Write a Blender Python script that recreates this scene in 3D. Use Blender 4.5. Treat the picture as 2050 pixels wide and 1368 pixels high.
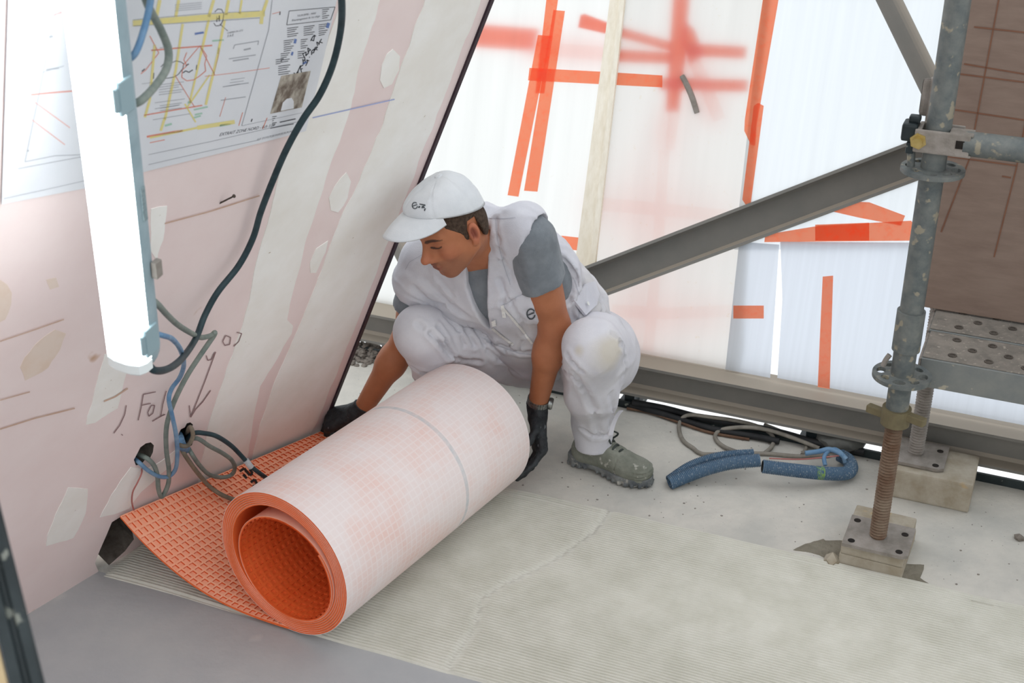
import bpy, bmesh, math, random
import numpy as np
from mathutils import Vector, Matrix, noise

random.seed(7)
SC = bpy.context.scene
COL = SC.collection
for o in list(bpy.data.objects):
    bpy.data.objects.remove(o)

# ------------------------------------------------------------------ camera, sky, exposure
FPX, CX, CY = 2625.0, 1025.0, 684.0
PITCH = math.atan(FPX / 5286.0)
EYE = Vector((0, 0, 1.8))
cam_data = bpy.data.cameras.new('camera')
cam_data.sensor_fit = 'HORIZONTAL'
cam_data.sensor_width = 36.0
cam_data.lens = 36.0 * FPX / 2050.0
cam_data.clip_start = 0.05
cam_data.dof.use_dof = True
cam_data.dof.focus_distance = 2.95
cam_data.dof.aperture_fstop = 6.3
cam = bpy.data.objects.new('camera', cam_data)
COL.objects.link(cam)
cam.location = EYE
cam.rotation_euler = (math.pi / 2 - PITCH, 0, 0)
SC.camera = cam

world = bpy.data.worlds.new('overcast_sky')
SC.world = world
world.use_nodes = True
wbg = world.node_tree.nodes['Background']
wbg.inputs[0].default_value = (0.93, 0.965, 1.0, 1)
wbg.inputs[1].default_value = 1.0

SC.view_settings.view_transform = 'Standard'
SC.view_settings.look = 'None'
SC.view_settings.gamma = 1.0
SC.view_settings.use_curve_mapping = False
SC.view_settings.exposure = 0.60

# ------------------------------------------------------------------ measuring helpers (pixels of the photograph -> places in the room)
_c, _s = math.cos(PITCH), math.sin(PITCH)
FW, DN, RT = Vector((0, _c, -_s)), Vector((0, -_s, -_c)), Vector((1, 0, 0))


def ray(x, y):
    return RT * (x - CX) + FW * FPX + DN * (y - CY)


def G(x, y, z=0.0):                       # on a level plane
    r = ray(x, y)
    return EYE + r * ((z - EYE.z) / r.z)


def DP(x, y, d):                          # at a given depth
    return EYE + ray(x, y) * (d / FPX)


def plane_hit(x, y, p, n):
    r = ray(x, y)
    return EYE + r * ((p - EYE).dot(n) / r.dot(n))


# leaning left wall: base line WP0 -> WP1, leaning into the room
WP0, WP1 = G(65, 1225), G(635, 880)
WB = (WP1 - WP0).normalized()
WNH = Vector((WB.y, -WB.x, 0))            # horizontal, into the room
LEAN = math.radians(25.3)
WE = WNH * math.sin(LEAN) + Vector((0, 0, math.cos(LEAN)))
WN = WB.cross(WE).normalized()
if WN.dot(WNH) < 0:
    WN = -WN


def W(x, y, off=0.0):
    return plane_hit(x, y, WP1 + WN * off, WN)


# facade: direction FD (to the right, towards us), outward FO
FD = Vector((0.9167, -0.3995, 0)).normalized()
FO = Vector((-FD.y, FD.x, 0))
BZ = 0.055                                # underside of the sill beam
BEAM0 = G(1244, 789, BZ)                  # front lower edge of the sill beam
FTILT = math.radians(15)
FU = FO * math.sin(FTILT) + Vector((0, 0, math.cos(FTILT)))
FN = FD.cross(FU)                         # facade normal
if FN.dot(FO) > 0:
    FN = -FN                              # into the room
FORG = G(1257, 702, BZ + 0.096) + FO * 0.004


def F(x, y, off=0.0):
    return plane_hit(x, y, FORG + FN * off, FN)


# ------------------------------------------------------------------ object helpers
def tag(o, label=None, cat=None, group=None, kind=None):
    if label: o['label'] = label
    if cat: o['category'] = cat
    if group: o['group'] = group
    if kind: o['kind'] = kind
    return o


def thing(name, loc, label, cat, group=None):
    o = bpy.data.objects.new(name, None)
    o.empty_display_size = 0.05
    COL.objects.link(o)
    o.location = loc
    return tag(o, label, cat, group)


def world_loc(o):
    v = Vector(o.location)
    while o.parent:
        o = o.parent
        v = v + o.location
    return v


class MB:
    def __init__(s):
        s.v, s.f, s.uv = [], [], {}

    def add(s, verts, faces):
        n = len(s.v)
        s.v += [Vector(v) for v in verts]
        s.f += [tuple(i + n for i in f) for f in faces]

    def hexa(s, p):                       # 8 corners: 0-3 bottom loop, 4-7 top loop
        s.add(p, [(3, 2, 1, 0), (4, 5, 6, 7), (0, 1, 5, 4), (1, 2, 6, 5), (2, 3, 7, 6), (3, 0, 4, 7)])

    def box(s, c, ax, ay, az, sx, sy, sz):
        c = Vector(c)
        ax, ay, az = ax * sx / 2, ay * sy / 2, az * sz / 2
        s.hexa([c - ax - ay - az, c + ax - ay - az, c + ax + ay - az, c - ax + ay - az,
                c - ax - ay + az, c + ax - ay + az, c + ax + ay + az, c - ax + ay + az])

    def bbox(s, c, ax, ay, az, sx, sy, sz, b=0.004):   # box with chamfered edges
        bm = bmesh.new()
        bmesh.ops.create_cube(bm, size=1)
        for v in bm.verts:
            v.co = Vector((v.co.x * sx, v.co.y * sy, v.co.z * sz))
        bmesh.ops.bevel(bm, geom=list(bm.edges), offset=b, segments=2, affect='EDGES', profile=0.6)
        c = Vector(c)
        vs = [c + ax * v.co.x + ay * v.co.y + az * v.co.z for v in bm.verts]
        bm.verts.index_update()
        s.add(vs, [tuple(v.index for v in f.verts) for f in bm.faces])
        bm.free()

    def prism(s, pts, d):                 # polygon extruded by vector d
        n = len(pts)
        pts = [Vector(p) for p in pts]
        d = Vector(d)
        s.add(pts + [p + d for p in pts],
              [tuple(range(n - 1, -1, -1)), tuple(range(n, 2 * n))] +
              [(i, (i + 1) % n, n + (i + 1) % n, n + i) for i in range(n)])

    def tube(s, pts, r, n=10, caps=True, closed=False):
        pts = [Vector(p) for p in pts]
        m = len(pts)
        rs = r if isinstance(r, (list, tuple)) else [r] * m
        base = len(s.v)
        up = None
        for i, p in enumerate(pts):
            if closed:
                t = pts[(i + 1) % m] - pts[i - 1]
            else:
                t = pts[min(i + 1, m - 1)] - pts[max(i - 1, 0)]
            t.normalize()
            if up is None:
                up = t.orthogonal().normalized()
            up = (up - t * up.dot(t))
            if up.length < 1e-6:
                up = t.orthogonal()
            up.normalize()
            sd = t.cross(up)
            for k in range(n):
                a = 2 * math.pi * k / n
                s.v.append(p + (up * math.cos(a) + sd * math.sin(a)) * rs[i])
        for i in range(m if closed else m - 1):
            j = (i + 1) % m
            for k in range(n):
                k2 = (k + 1) % n
                s.f.append((base + i * n + k, base + i * n + k2, base + j * n + k2, base + j * n + k))
        if caps and not closed:
            s.f.append(tuple(base + k for k in range(n - 1, -1, -1)))
            s.f.append(tuple(base + (m - 1) * n + k for k in range(n)))

    def cyl(s, p0, p1, r, n=20, r1=None):
        s.tube([p0, p1], [r, r if r1 is None else r1], n)

    def pipe(s, p0, p1, r, ri, n=20):     # hollow tube
        p0, p1 = Vector(p0), Vector(p1)
        t = (p1 - p0).normalized()
        u = t.orthogonal().normalized()
        w = t.cross(u)
        vs = []
        for p, rr in ((p0, r), (p1, r), (p1, ri), (p0, ri)):
            for k in range(n):
                a = 2 * math.pi * k / n
                vs.append(p + (u * math.cos(a) + w * math.sin(a)) * rr)
        fs = []
        for q in range(4):
            q2 = (q + 1) % 4
            for k in range(n):
                k2 = (k + 1) % n
                fs.append((q * n + k, q * n + k2, q2 * n + k2, q2 * n + k))
        s.add(vs, fs)

    def build(s, name, mat, parent=None, smooth=False, loc=None, flip=False):
        me = bpy.data.meshes.new(name)
        if parent is not None:
            org = world_loc(parent)
        elif loc is not None:
            org = Vector(loc)
        else:
            mn = Vector((min(v[i] for v in s.v) for i in range(3)))
            mx = Vector((max(v[i] for v in s.v) for i in range(3)))
            org = (mn + mx) / 2
            org.z = mn.z
        me.from_pydata([tuple(v - org) for v in s.v], [], s.f)
        bm = bmesh.new()
        bm.from_mesh(me)
        bmesh.ops.recalc_face_normals(bm, faces=bm.faces)
        if flip:
            bmesh.ops.reverse_faces(bm, faces=bm.faces)
        bm.to_mesh(me)
        bm.free()
        me.materials.append(mat)
        if smooth:
            me.shade_smooth()
            if smooth != 'all':
                me.set_sharp_from_angle(angle=math.radians(40))
        o = bpy.data.objects.new(name, me)
        COL.objects.link(o)
        if parent is not None:
            o.parent = parent
        else:
            o.location = org
        return o


def smooth_path(pts, n=8):
    pts = [Vector(p) for p in pts]
    out = []
    for i in range(len(pts) - 1):
        p0, p1, p2, p3 = pts[max(i - 1, 0)], pts[i], pts[i + 1], pts[min(i + 2, len(pts) - 1)]
        for k in range(n):
            t = k / n
            out.append(0.5 * ((2 * p1) + (p2 - p0) * t + (2 * p0 - 5 * p1 + 4 * p2 - p3) * t * t +
                              (3 * p1 - p0 - 3 * p2 + p3) * t ** 3))
    out.append(pts[-1])
    return out


# ------------------------------------------------------------------ materials
def lin(h):
    if isinstance(h, str):
        h = tuple(int(h[i:i + 2], 16) for i in (0, 2, 4))
    return tuple(((c / 255) / 12.92 if c / 255 <= 0.04045 else ((c / 255 + 0.055) / 1.055) ** 2.4) for c in h) + (1,)


def M(name, col, col2=None, scale=12, rough=0.7, metal=0.0, bump=0.0, bscale=None, detail=6, spec=0.3,
      lo=0.35, hi=0.65, speck=None, speck_scale=120, speck_amt=0.68, stretch=None, sheen=0.0):
    m = bpy.data.materials.new(name)
    m.use_nodes = True
    nt = m.node_tree
    bs = nt.nodes['Principled BSDF']
    bs.inputs['Roughness'].default_value = rough
    bs.inputs['Metallic'].default_value = metal
    bs.inputs['Specular IOR Level'].default_value = spec
    if sheen:
        bs.inputs['Sheen Weight'].default_value = sheen
    c1 = lin(col)
    bs.inputs['Base Color'].default_value = c1
    tc = nt.nodes.new('ShaderNodeTexCoord')
    src = tc.outputs['Object']
    if stretch:
        mp = nt.nodes.new('ShaderNodeMapping')
        mp.inputs['Scale'].default_value = stretch
        nt.links.new(src, mp.inputs['Vector'])
        src = mp.outputs['Vector']
    last = None
    if col2:
        nz = nt.nodes.new('ShaderNodeTexNoise')
        nz.inputs['Scale'].default_value = scale
        nz.inputs['Detail'].default_value = detail
        nz.inputs['Roughness'].default_value = 0.62
        nt.links.new(src, nz.inputs['Vector'])
        cr = nt.nodes.new('ShaderNodeValToRGB')
        cr.color_ramp.elements[0].position = lo
        cr.color_ramp.elements[1].position = hi
        cr.color_ramp.elements[0].color = c1
        cr.color_ramp.elements[1].color = lin(col2)
        nt.links.new(nz.outputs['Fac'], cr.inputs['Fac'])
        last = cr.outputs['Color']
    if speck:
        nz2 = nt.nodes.new('ShaderNodeTexNoise')
        nz2.inputs['Scale'].default_value = speck_scale
        nz2.inputs['Detail'].default_value = 3
        nt.links.new(tc.outputs['Object'], nz2.inputs['Vector'])
        cr2 = nt.nodes.new('ShaderNodeValToRGB')
        cr2.color_ramp.elements[0].position = speck_amt
        cr2.color_ramp.elements[1].position = speck_amt + 0.05
        nt.links.new(nz2.outputs['Fac'], cr2.inputs['Fac'])
        mx = nt.nodes.new('ShaderNodeMix')
        mx.data_type = 'RGBA'
        nt.links.new(cr2.outputs['Color'], mx.inputs['Factor'])
        if last:
            nt.links.new(last, mx.inputs['A'])
        else:
            mx.inputs['A'].default_value = c1
        mx.inputs['B'].default_value = lin(speck)
        last = mx.outputs['Result']
    if last:
        nt.links.new(last, bs.inputs['Base Color'])
    if bump:
        nb = nt.nodes.new('ShaderNodeTexNoise')
        nb.inputs['Scale'].default_value = bscale or scale * 3
        nb.inputs['Detail'].default_value = 5
        nt.links.new(src, nb.inputs['Vector'])
        bp = nt.nodes.new('ShaderNodeBump')
        bp.inputs['Strength'].default_value = bump
        bp.inputs['Distance'].default_value = 0.01
        nt.links.new(nb.outputs['Fac'], bp.inputs['Height'])
        nt.links.new(bp.outputs['Normal'], bs.inputs['Normal'])
    return m


def film(name, trans, amt=0.85, dirt='B9AE9A', streak=(30, 1, 30), dirt_amt=0.62, clear=0.0):
    """translucent plastic film: light from the other side glows through it"""
    m = bpy.data.materials.new(name)
    m.use_nodes = True
    nt = m.node_tree
    for n in list(nt.nodes):
        if n.type == 'BSDF_PRINCIPLED':
            nt.nodes.remove(n)
    out = nt.nodes['Material Output']
    tc = nt.nodes.new('ShaderNodeTexCoord')
    mp = nt.nodes.new('ShaderNodeMapping')
    mp.inputs['Scale'].default_value = streak
    nt.links.new(tc.outputs['UV'], mp.inputs['Vector'])
    n1 = nt.nodes.new('ShaderNodeTexNoise')
    n1.inputs['Scale'].default_value = 1.0
    n1.inputs['Detail'].default_value = 5
    nt.links.new(mp.outputs['Vector'], n1.inputs['Vector'])
    r1 = nt.nodes.new('ShaderNodeValToRGB')
    r1.color_ramp.elements[0].position = 0.3
    r1.color_ramp.elements[1].position = 0.72
    tcx = lin(trans)
    r1.color_ramp.elements[0].color = tuple(v * 0.93 for v in tcx[:3]) + (1,)
    r1.color_ramp.elements[1].color = tcx
    nt.links.new(n1.outputs['Fac'], r1.inputs['Fac'])
    n2 = nt.nodes.new('ShaderNodeTexNoise')
    n2.inputs['Scale'].default_value = 44
    n2.inputs['Detail'].default_value = 10
    n2.inputs['Roughness'].default_value = .72
    nt.links.new(tc.outputs['UV'], n2.inputs['Vector'])
    r2 = nt.nodes.new('ShaderNodeValToRGB')
    r2.color_ramp.elements[0].position = dirt_amt
    r2.color_ramp.elements[1].position = dirt_amt + 0.14
    nt.links.new(n2.outputs['Fac'], r2.inputs['Fac'])
    mx = nt.nodes.new('ShaderNodeMix')
    mx.data_type = 'RGBA'
    nt.links.new(r2.outputs['Color'], mx.inputs['Factor'])
    nt.links.new(r1.outputs['Color'], mx.inputs['A'])
    mx.inputs['B'].default_value = lin(dirt)
    tr = nt.nodes.new('ShaderNodeBsdfTranslucent')
    df = nt.nodes.new('ShaderNodeBsdfDiffuse')
    nt.links.new(mx.outputs['Result'], tr.inputs['Color'])
    nt.links.new(mx.outputs['Result'], df.inputs['Color'])
    ms = nt.nodes.new('ShaderNodeMixShader')
    ms.inputs['Fac'].default_value = amt
    nt.links.new(df.outputs[0], ms.inputs[1])
    nt.links.new(tr.outputs[0], ms.inputs[2])
    last = ms
    if clear:
        tp = nt.nodes.new('ShaderNodeBsdfTransparent')
        ms2 = nt.nodes.new('ShaderNodeMixShader')
        ms2.inputs['Fac'].default_value = clear
        nt.links.new(ms.outputs[0], ms2.inputs[1])
        nt.links.new(tp.outputs[0], ms2.inputs[2])
        last = ms2
    nt.links.new(last.outputs[0], out.inputs['Surface'])
    return m


def emit(name, col, strength):
    m = bpy.data.materials.new(name)
    m.use_nodes = True
    bs = m.node_tree.nodes['Principled BSDF']
    bs.inputs['Base Color'].default_value = (0.9, 0.9, 0.9, 1)
    bs.inputs['Emission Color'].default_value = col
    bs.inputs['Emission Strength'].default_value = strength
    return m


m_floor = M('dusty_concrete', 'B9B7B0', 'D3CEC4', 4.5, 0.9, bump=0.25, bscale=60, speck='77736B', speck_scale=170, speck_amt=0.70)
m_plaster = M('pink_plasterboard', 'F0E0DD', 'EBD8D5', 4, 0.85, bump=0.05, speck='C9A58B', speck_scale=9, speck_amt=0.72)
m_joint = M('joint_compound', 'F8F7F3', 'F0EDE6', 6, 0.9, bump=0.08, bscale=25, speck='B9AA96', speck_scale=70, speck_amt=0.74)
m_edge = M('dark_edge_profile', '2A1C26', '3A2A33', 20, 0.5)
m_core = M('gypsum_core', '6F6860', '4D4640', 30, 0.95, bump=0.3)
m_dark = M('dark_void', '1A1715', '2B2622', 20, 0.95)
m_steel = M('grey_painted_steel', '767570', '807D77', 7, 0.7, bump=0.05)
def dusty_top(m, col, lo_=.35, hi_=.75):
    nt = m.node_tree
    bs = nt.nodes['Principled BSDF']
    src = bs.inputs['Base Color'].links[0].from_socket
    ge = nt.nodes.new('ShaderNodeNewGeometry')
    sp = nt.nodes.new('ShaderNodeSeparateXYZ')
    nt.links.new(ge.outputs['True Normal'], sp.inputs[0])
    mr = nt.nodes.new('ShaderNodeMapRange')
    mr.inputs['From Min'].default_value = lo_
    mr.inputs['From Max'].default_value = hi_
    nt.links.new(sp.outputs['Z'], mr.inputs['Value'])
    mx = nt.nodes.new('ShaderNodeMix'); mx.data_type = 'RGBA'
    nt.links.new(mr.outputs['Result'], mx.inputs['Factor'])
    nt.links.new(src, mx.inputs['A'])
    mx.inputs['B'].default_value = lin(col)
    nt.links.new(mx.outputs['Result'], bs.inputs['Base Color'])


dusty_top(m_steel, 'A2988A')
m_galv = M('galvanised_tube', '5C6364', '7A7D79', 26, 0.6, metal=0.25, speck='96907F', speck_scale=38, speck_amt=0.60, bump=0.12, bscale=60)
m_rust = M('rusty_thread', '8A7A69', '6A4E3C', 14, 0.8, metal=0.2, bump=0.2, bscale=80)
m_dusty = M('dust_caked_steel', '98918A', '7E7870', 26, 0.85, bump=0.3, bscale=70)
m_ply = M('brown_film_plywood', '8C7A6E', '7D6A5F', 5, 0.6, bump=0.03, stretch=(2, 2, 10), spec=0.25, lo=.3, hi=.75)
m_wood = M('dusty_block_wood', 'B3AB9C', '9A8F7B', 16, 0.9, bump=0.25, bscale=40, speck='B79E76', speck_scale=12, speck_amt=0.66)
m_lath = M('pale_timber', 'F0E9DA', 'E4DBC8', 10, 0.8, stretch=(8, 8, 1))
m_mortar = M('cement_mortar', 'CAC8BC', 'D7D5CB', 9, 0.9, bump=0.12, bscale=150)
m_black = M('black_painted_metal', '1E2628', '333C3E', 12, 0.5, speck='7C8078', speck_scale=50, speck_amt=0.66)
m_rubber = M('black_rubber', '17181A', '2A2B2C', 15, 0.6)
m_tanwood = M('tan_board', 'C9B48E', 'B49E78', 8, 0.8)
m_blackcable = M('black_cable', '23343A', '33464B', 30, 0.5)
m_greencable = M('grey_green_cable', '6D7A75', '8A928A', 30, 0.6)
m_bluecable = M('blue_cable', '5B83A8', '7F9DB6', 30, 0.55)
m_greycable = M('dusty_grey_cable', '7C776E', '938D83', 30, 0.8)
m_browncable = M('brown_cable', '8A7E6C', '6F675A', 30, 0.7)
m_redwire = M('red_wire', 'A9635E', 'B77B74', 30, 0.6)
m_conduit = M('blue_corrugated_conduit', '5A7288', '506A82', 20, 0.6, speck='9AA3AA', speck_scale=240, speck_amt=0.60, bump=0.1)
m_house = M('lamp_housing_grey', '9FB3BA', '8CA1A9', 15, 0.5)
m_clip = M('lamp_clip_grey', '8FA6AD', None, rough=0.45)
m_lamp = emit('lit_diffuser', (0.93, 0.985, 1.0, 1), 6.0)
m_diffend = M('diffuser_end', 'EDF4F4', None, rough=0.4)
m_paper = M('drawing_paper', 'E4E6EA', 'DDE0E5', 5, 0.7)
m_orange = M('orange_membrane', 'F4743C', 'EE6830', 9, 0.5, spec=0.35)
m_fleece = None
m_nail = M('steel_nail', '5A5048', '433A34', 30, 0.5, metal=0.5)
m_gravel = M('gravel_debris', '8B837A', '6E675F', 30, 0.95, bump=0.4)


def set_uv(o, fn):
    me = o.data
    uv = me.uv_layers.new(name='uv')
    org = world_loc(o)
    for l in me.loops:
        uv.data[l.index].uv = fn(me.vertices[l.vertex_index].co + org)


def jit_poly(pts, step=14, amp=2.0, seed=0):
    """closed pixel outline with an uneven hand-made edge"""
    out = []
    n = len(pts)
    for i in range(n):
        a, b = pts[i], pts[(i + 1) % n]
        d = math.hypot(b[0] - a[0], b[1] - a[1])
        k = max(1, int(d / step))
        for j in range(k):
            t = j / k
            x, y = a[0] + (b[0] - a[0]) * t, a[1] + (b[1] - a[1]) * t
            w = 0 if j == 0 else amp
            out.append((x + w * noise.noise((x * .03, y * .03, seed + 1.7)) * 1.6, y + w * noise.noise((x * .03, y * .03, seed + 9.1)) * 1.6))
    return out


def tri_cap_prism(pts, d):
    """outline -> thin solid, caps triangulated (outline may be concave)"""
    bm = bmesh.new()
    vs = [bm.verts.new(p) for p in pts]
    f = bm.faces.new(vs)
    r = bmesh.ops.extrude_face_region(bm, geom=[f])
    nv = [g for g in r['geom'] if isinstance(g, bmesh.types.BMVert)]
    bmesh.ops.translate(bm, verts=nv, vec=d)
    bmesh.ops.triangulate(bm, faces=[f for f in bm.faces if len(f.verts) > 4])
    bm.verts.index_update()
    out = ([v.co.copy() for v in bm.verts], [tuple(v.index for v in f.verts) for f in bm.faces])
    bm.free()
    return out


# ================================================================== FLOOR
S0 = G(1240, 815)                          # edge of the slab in front of the sill beam
mb = MB()
a, b = S0 - FD * 3.2, S0 + FD * 3.2
mb.hexa([a - Vector((0, 0, .2)) - FO * 5.5, b - Vector((0, 0, .2)) - FO * 5.5, b - Vector((0, 0, .2)), a - Vector((0, 0, .2)),
         a - FO * 5.5, b - FO * 5.5, b, a])
floor = mb.build('floor', m_floor)
tag(floor, kind='structure')
mb = MB()                                  # dark steel angle that edges the slab
mb.box(S0 + FO * .004 + Vector((0, 0, -.04)), FD, FO, Vector((0, 0, 1)), 6.2, .008, .125)
tag(mb.build('trim_1', m_black), kind='structure')

# ================================================================== LEFT WALL (leaning, pink plasterboard)
WT = 0.075
mb = MB()
q0, q1 = WP1 - WB * 3.2, WP1
hgt = 2.6
base = [q0, q1, q1 + WE * hgt, q0 + WE * hgt]
mb.hexa([p - WN * WT for p in base] + base)
wall = mb.build('wall_left', m_plaster, loc=WP1)
tag(wall, kind='structure')


def cutter(px, depth):
    v, f = tri_cap_prism([W(x, y) + WN * .02 for x, y in px], -WN * (depth + .02))
    c = MB()
    c.add(v, f)
    o = c.build('hole_cutter', m_core, loc=WP1)
    md = wall.modifiers.new('hole', 'BOOLEAN')
    md.object = o
    md.operation = 'DIFFERENCE'
    md.solver = 'EXACT'
    md.material_mode = 'TRANSFER'
    return o


hole_px = [
    [(276, 906), (281, 896), (292, 888), (302, 886), (308, 892), (306, 906), (300, 918), (290, 921), (283, 930), (272, 932), (268, 921)],
    [(358, 868), (362, 860), (370, 856), (374, 848), (381, 846), (386, 850), (384, 864), (388, 880), (384, 892), (372, 898), (360, 892), (356, 880)],
    [(190, 1128), (200, 1102), (214, 1070), (224, 1046), (240, 1036), (262, 1052), (268, 1080), (250, 1104), (214, 1136), (198, 1146)],
]
cuts = [cutter(h, d) for h, d in zip(hole_px, (.055, .06, .055))]
dg = bpy.context.evaluated_depsgraph_get()
me = bpy.data.meshes.new_from_object(wall.evaluated_get(dg))
wall.modifiers.clear()
wall.data = me
for c in cuts:
    bpy.data.objects.remove(c)

mb = MB()                                  # dark profile along the free edge of the wall
mb.box(WP1 + WE * hgt / 2 + WB * .006 - WN * (WT / 2 - .002), WB, WE, WN, .012, hgt, WT + .006)
tag(mb.build('trim_2', m_edge), kind='structure')


def wall_patch(px, name, mat, th=.0014, amp=2.0, seed=0, off=0.0):
    v, f = tri_cap_prism([W(x, y, off) for x, y in jit_poly(px, amp=amp, seed=seed)], WN * th)
    p = MB()
    p.add(v, f)
    return p.build(name, mat, wall)


band_a = [(790, -360), (700, -60), (650, 100), (608, 240), (567, 300), (539, 432), (512, 527), (495, 614), (466, 709), (438, 786), (416, 855), (402, 930), (394, 985),
          (486, 945), (497, 905), (508, 830), (520, 773), (552, 722), (583, 668), (586, 652), (574, 640), (592, 560), (618, 462), (658, 337), (702, 213), (716, 140), (780, -60), (866, -360)]
wall_patch(band_a, 'joint_band', m_joint, seed=1)
band_b = [(955, -360), (866, -60), (850, 0), (780, 200), (760, 264), (735, 323), (705, 392), (680, 440), (662, 487), (632, 571), (609, 627), (574, 709), (546, 773), (520, 850), (505, 918), (500, 945),
          (617, 878), (640, 830), (700, 680), (790, 450), (880, 215), (962, -2), (985, -60), (1103, -360)]
wall_patch(band_b, 'joint_band', m_joint, seed=2)
for i, px in enumerate([
    [(693, 345), (702, 363), (695, 396), (676, 425), (662, 421), (658, 396), (669, 374), (682, 356)],
    [(656, 482), (651, 505), (632, 546), (621, 546), (620, 527), (632, 498)],
    [(786, 98), (800, 112), (798, 140), (784, 168), (768, 176), (760, 160), (764, 130), (774, 108)],
    [(302, 418), (334, 412), (326, 480), (314, 522), (300, 500)],
    [(136, 976), (175, 979), (171, 1027), (146, 1077), (92, 1093), (95, 1071)],
    [(209, 709), (257, 716), (244, 780), (235, 817), (190, 846), (172, 850)],
    [(262, 935), (222, 992), (200, 1036), (228, 1030), (258, 1018), (282, 985), (318, 952), (346, 925), (352, 900), (320, 925), (290, 940)],
]):
    wall_patch(px, 'putty_patch', m_joint, th=.0012 if i != 6 else .001, seed=10 + i)


m_smudge = M('rusty_smudge', 'DFC6B2', 'E5D3C6', 12, .9)
for i, px in enumerate([[(40, 735), (70, 690), (110, 660), (132, 668), (120, 700), (84, 745), (50, 762)], [(0, 560), (14, 570), (22, 610), (10, 640), (-10, 650), (-10, 570)], [(92, 560), (112, 556), (118, 574), (100, 580)]]):
    wall_patch(px, 'rusty_smudge', m_smudge, th=.0004, amp=5, seed=40 + i)


def stroke(mb, pts, w, off=.0006, hit=W, nrm=None):
    """flat drawn line, pts and width in pixels of the photograph"""
    nrm = nrm or WN
    for (x0, y0), (x1, y1) in zip(pts[:-1], pts[1:]):
        d = math.hypot(x1 - x0, y1 - y0) or 1
        nx, ny = -(y1 - y0) / d * w / 2, (x1 - x0) / d * w / 2
        mb.add([hit(x0 + nx, y0 + ny, off), hit(x1 + nx, y1 + ny, off), hit(x1 - nx, y1 - ny, off), hit(x0 - nx, y0 - ny, off)], [(0, 1, 2, 3)])


m_pencil = M('pencil_line', '9A7F7F', '8A7070', 40, 0.8)
m_bluepen = M('blue_chalk_line', 'A9B4DE', None)
m_scuff = M('brown_scuff', 'C9A68F', 'D3B5A2', 30, 0.9)
mb = MB()                                  # pencilled letters  J. FOL  and arrow
for pts in [
    [(253, 812), (250, 830), (240, 852), (228, 868)], [(243, 870), (246, 872)],
    [(287, 790), (283, 815), (277, 842)], [(287, 790), (312, 785)], [(283, 812), (302, 808)],
    [(303, 812), (296, 826), (298, 834), (306, 828), (310, 812), (303, 812)],
    [(333, 783), (326, 810), (322, 834), (331, 830)], [(305, 844), (329, 830)],
    [(432, 705), (410, 765), (382, 836)], [(382, 836), (379, 812)], [(382, 836), (392, 820), (406, 805), (422, 782)],
    [(413, 712), (416, 722), (424, 720), (430, 706)], [(452, 672), (446, 684), (450, 692), (460, 690), (462, 676), (452, 672)],
    [(474, 666), (484, 668), (478, 684), (468, 694)],
]:
    stroke(mb, pts, 1.8, .0022)
tag(mb.build('pencil_writing', m_pencil, wall), kind='stuff')
mb = MB()
stroke(mb, [(626, 236), (790, 199)], 2.2, .0022)
mb.build('chalk_line', m_bluepen, wall)
mb = MB()
for pts, w in [([(0, 684), (60, 664), (128, 640)], 2), ([(0, 860), (70, 838), (150, 818)], 2.4), ([(208, 804), (230, 795), (256, 778)], 3), ([(0, 802), (60, 785)], 1.8),
               ([(330, 448), (420, 424), (520, 392)], 2.2)]:
    stroke(mb, pts, w, .0022)
tag(mb.build('scuff_marks', m_scuff, wall), kind='stuff')

# ------------------------------------------------------------------ poster
pos_px = [(3, 409), (170, 377), (300, 341), (460, 302), (560, 276), (612, 262), (640, 150), (676, -10), (700, -110), (20, -110)]
v, f = tri_cap_prism([W(x, y, .0022) for x, y in pos_px], WN * .0005)
mb = MB(); mb.add(v, f)
poster = mb.build('construction_drawing', m_paper, loc=W(340, 240, .002))
tag(poster, 'large white printed construction plan taped to the pink wall behind the lamp', 'drawing')
PO = .0031


def pr(name, col, lines, default=2.0, rough=.7, col2=None):
    b_ = MB()
    for L in lines:
        if isinstance(L, tuple):
            stroke(b_, L[0], L[1], PO)
        else:
            stroke(b_, L, default, PO)
    return tag(b_.build(name, M('ink_' + name, col, col2, 60, rough), poster), kind='stuff')


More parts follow.
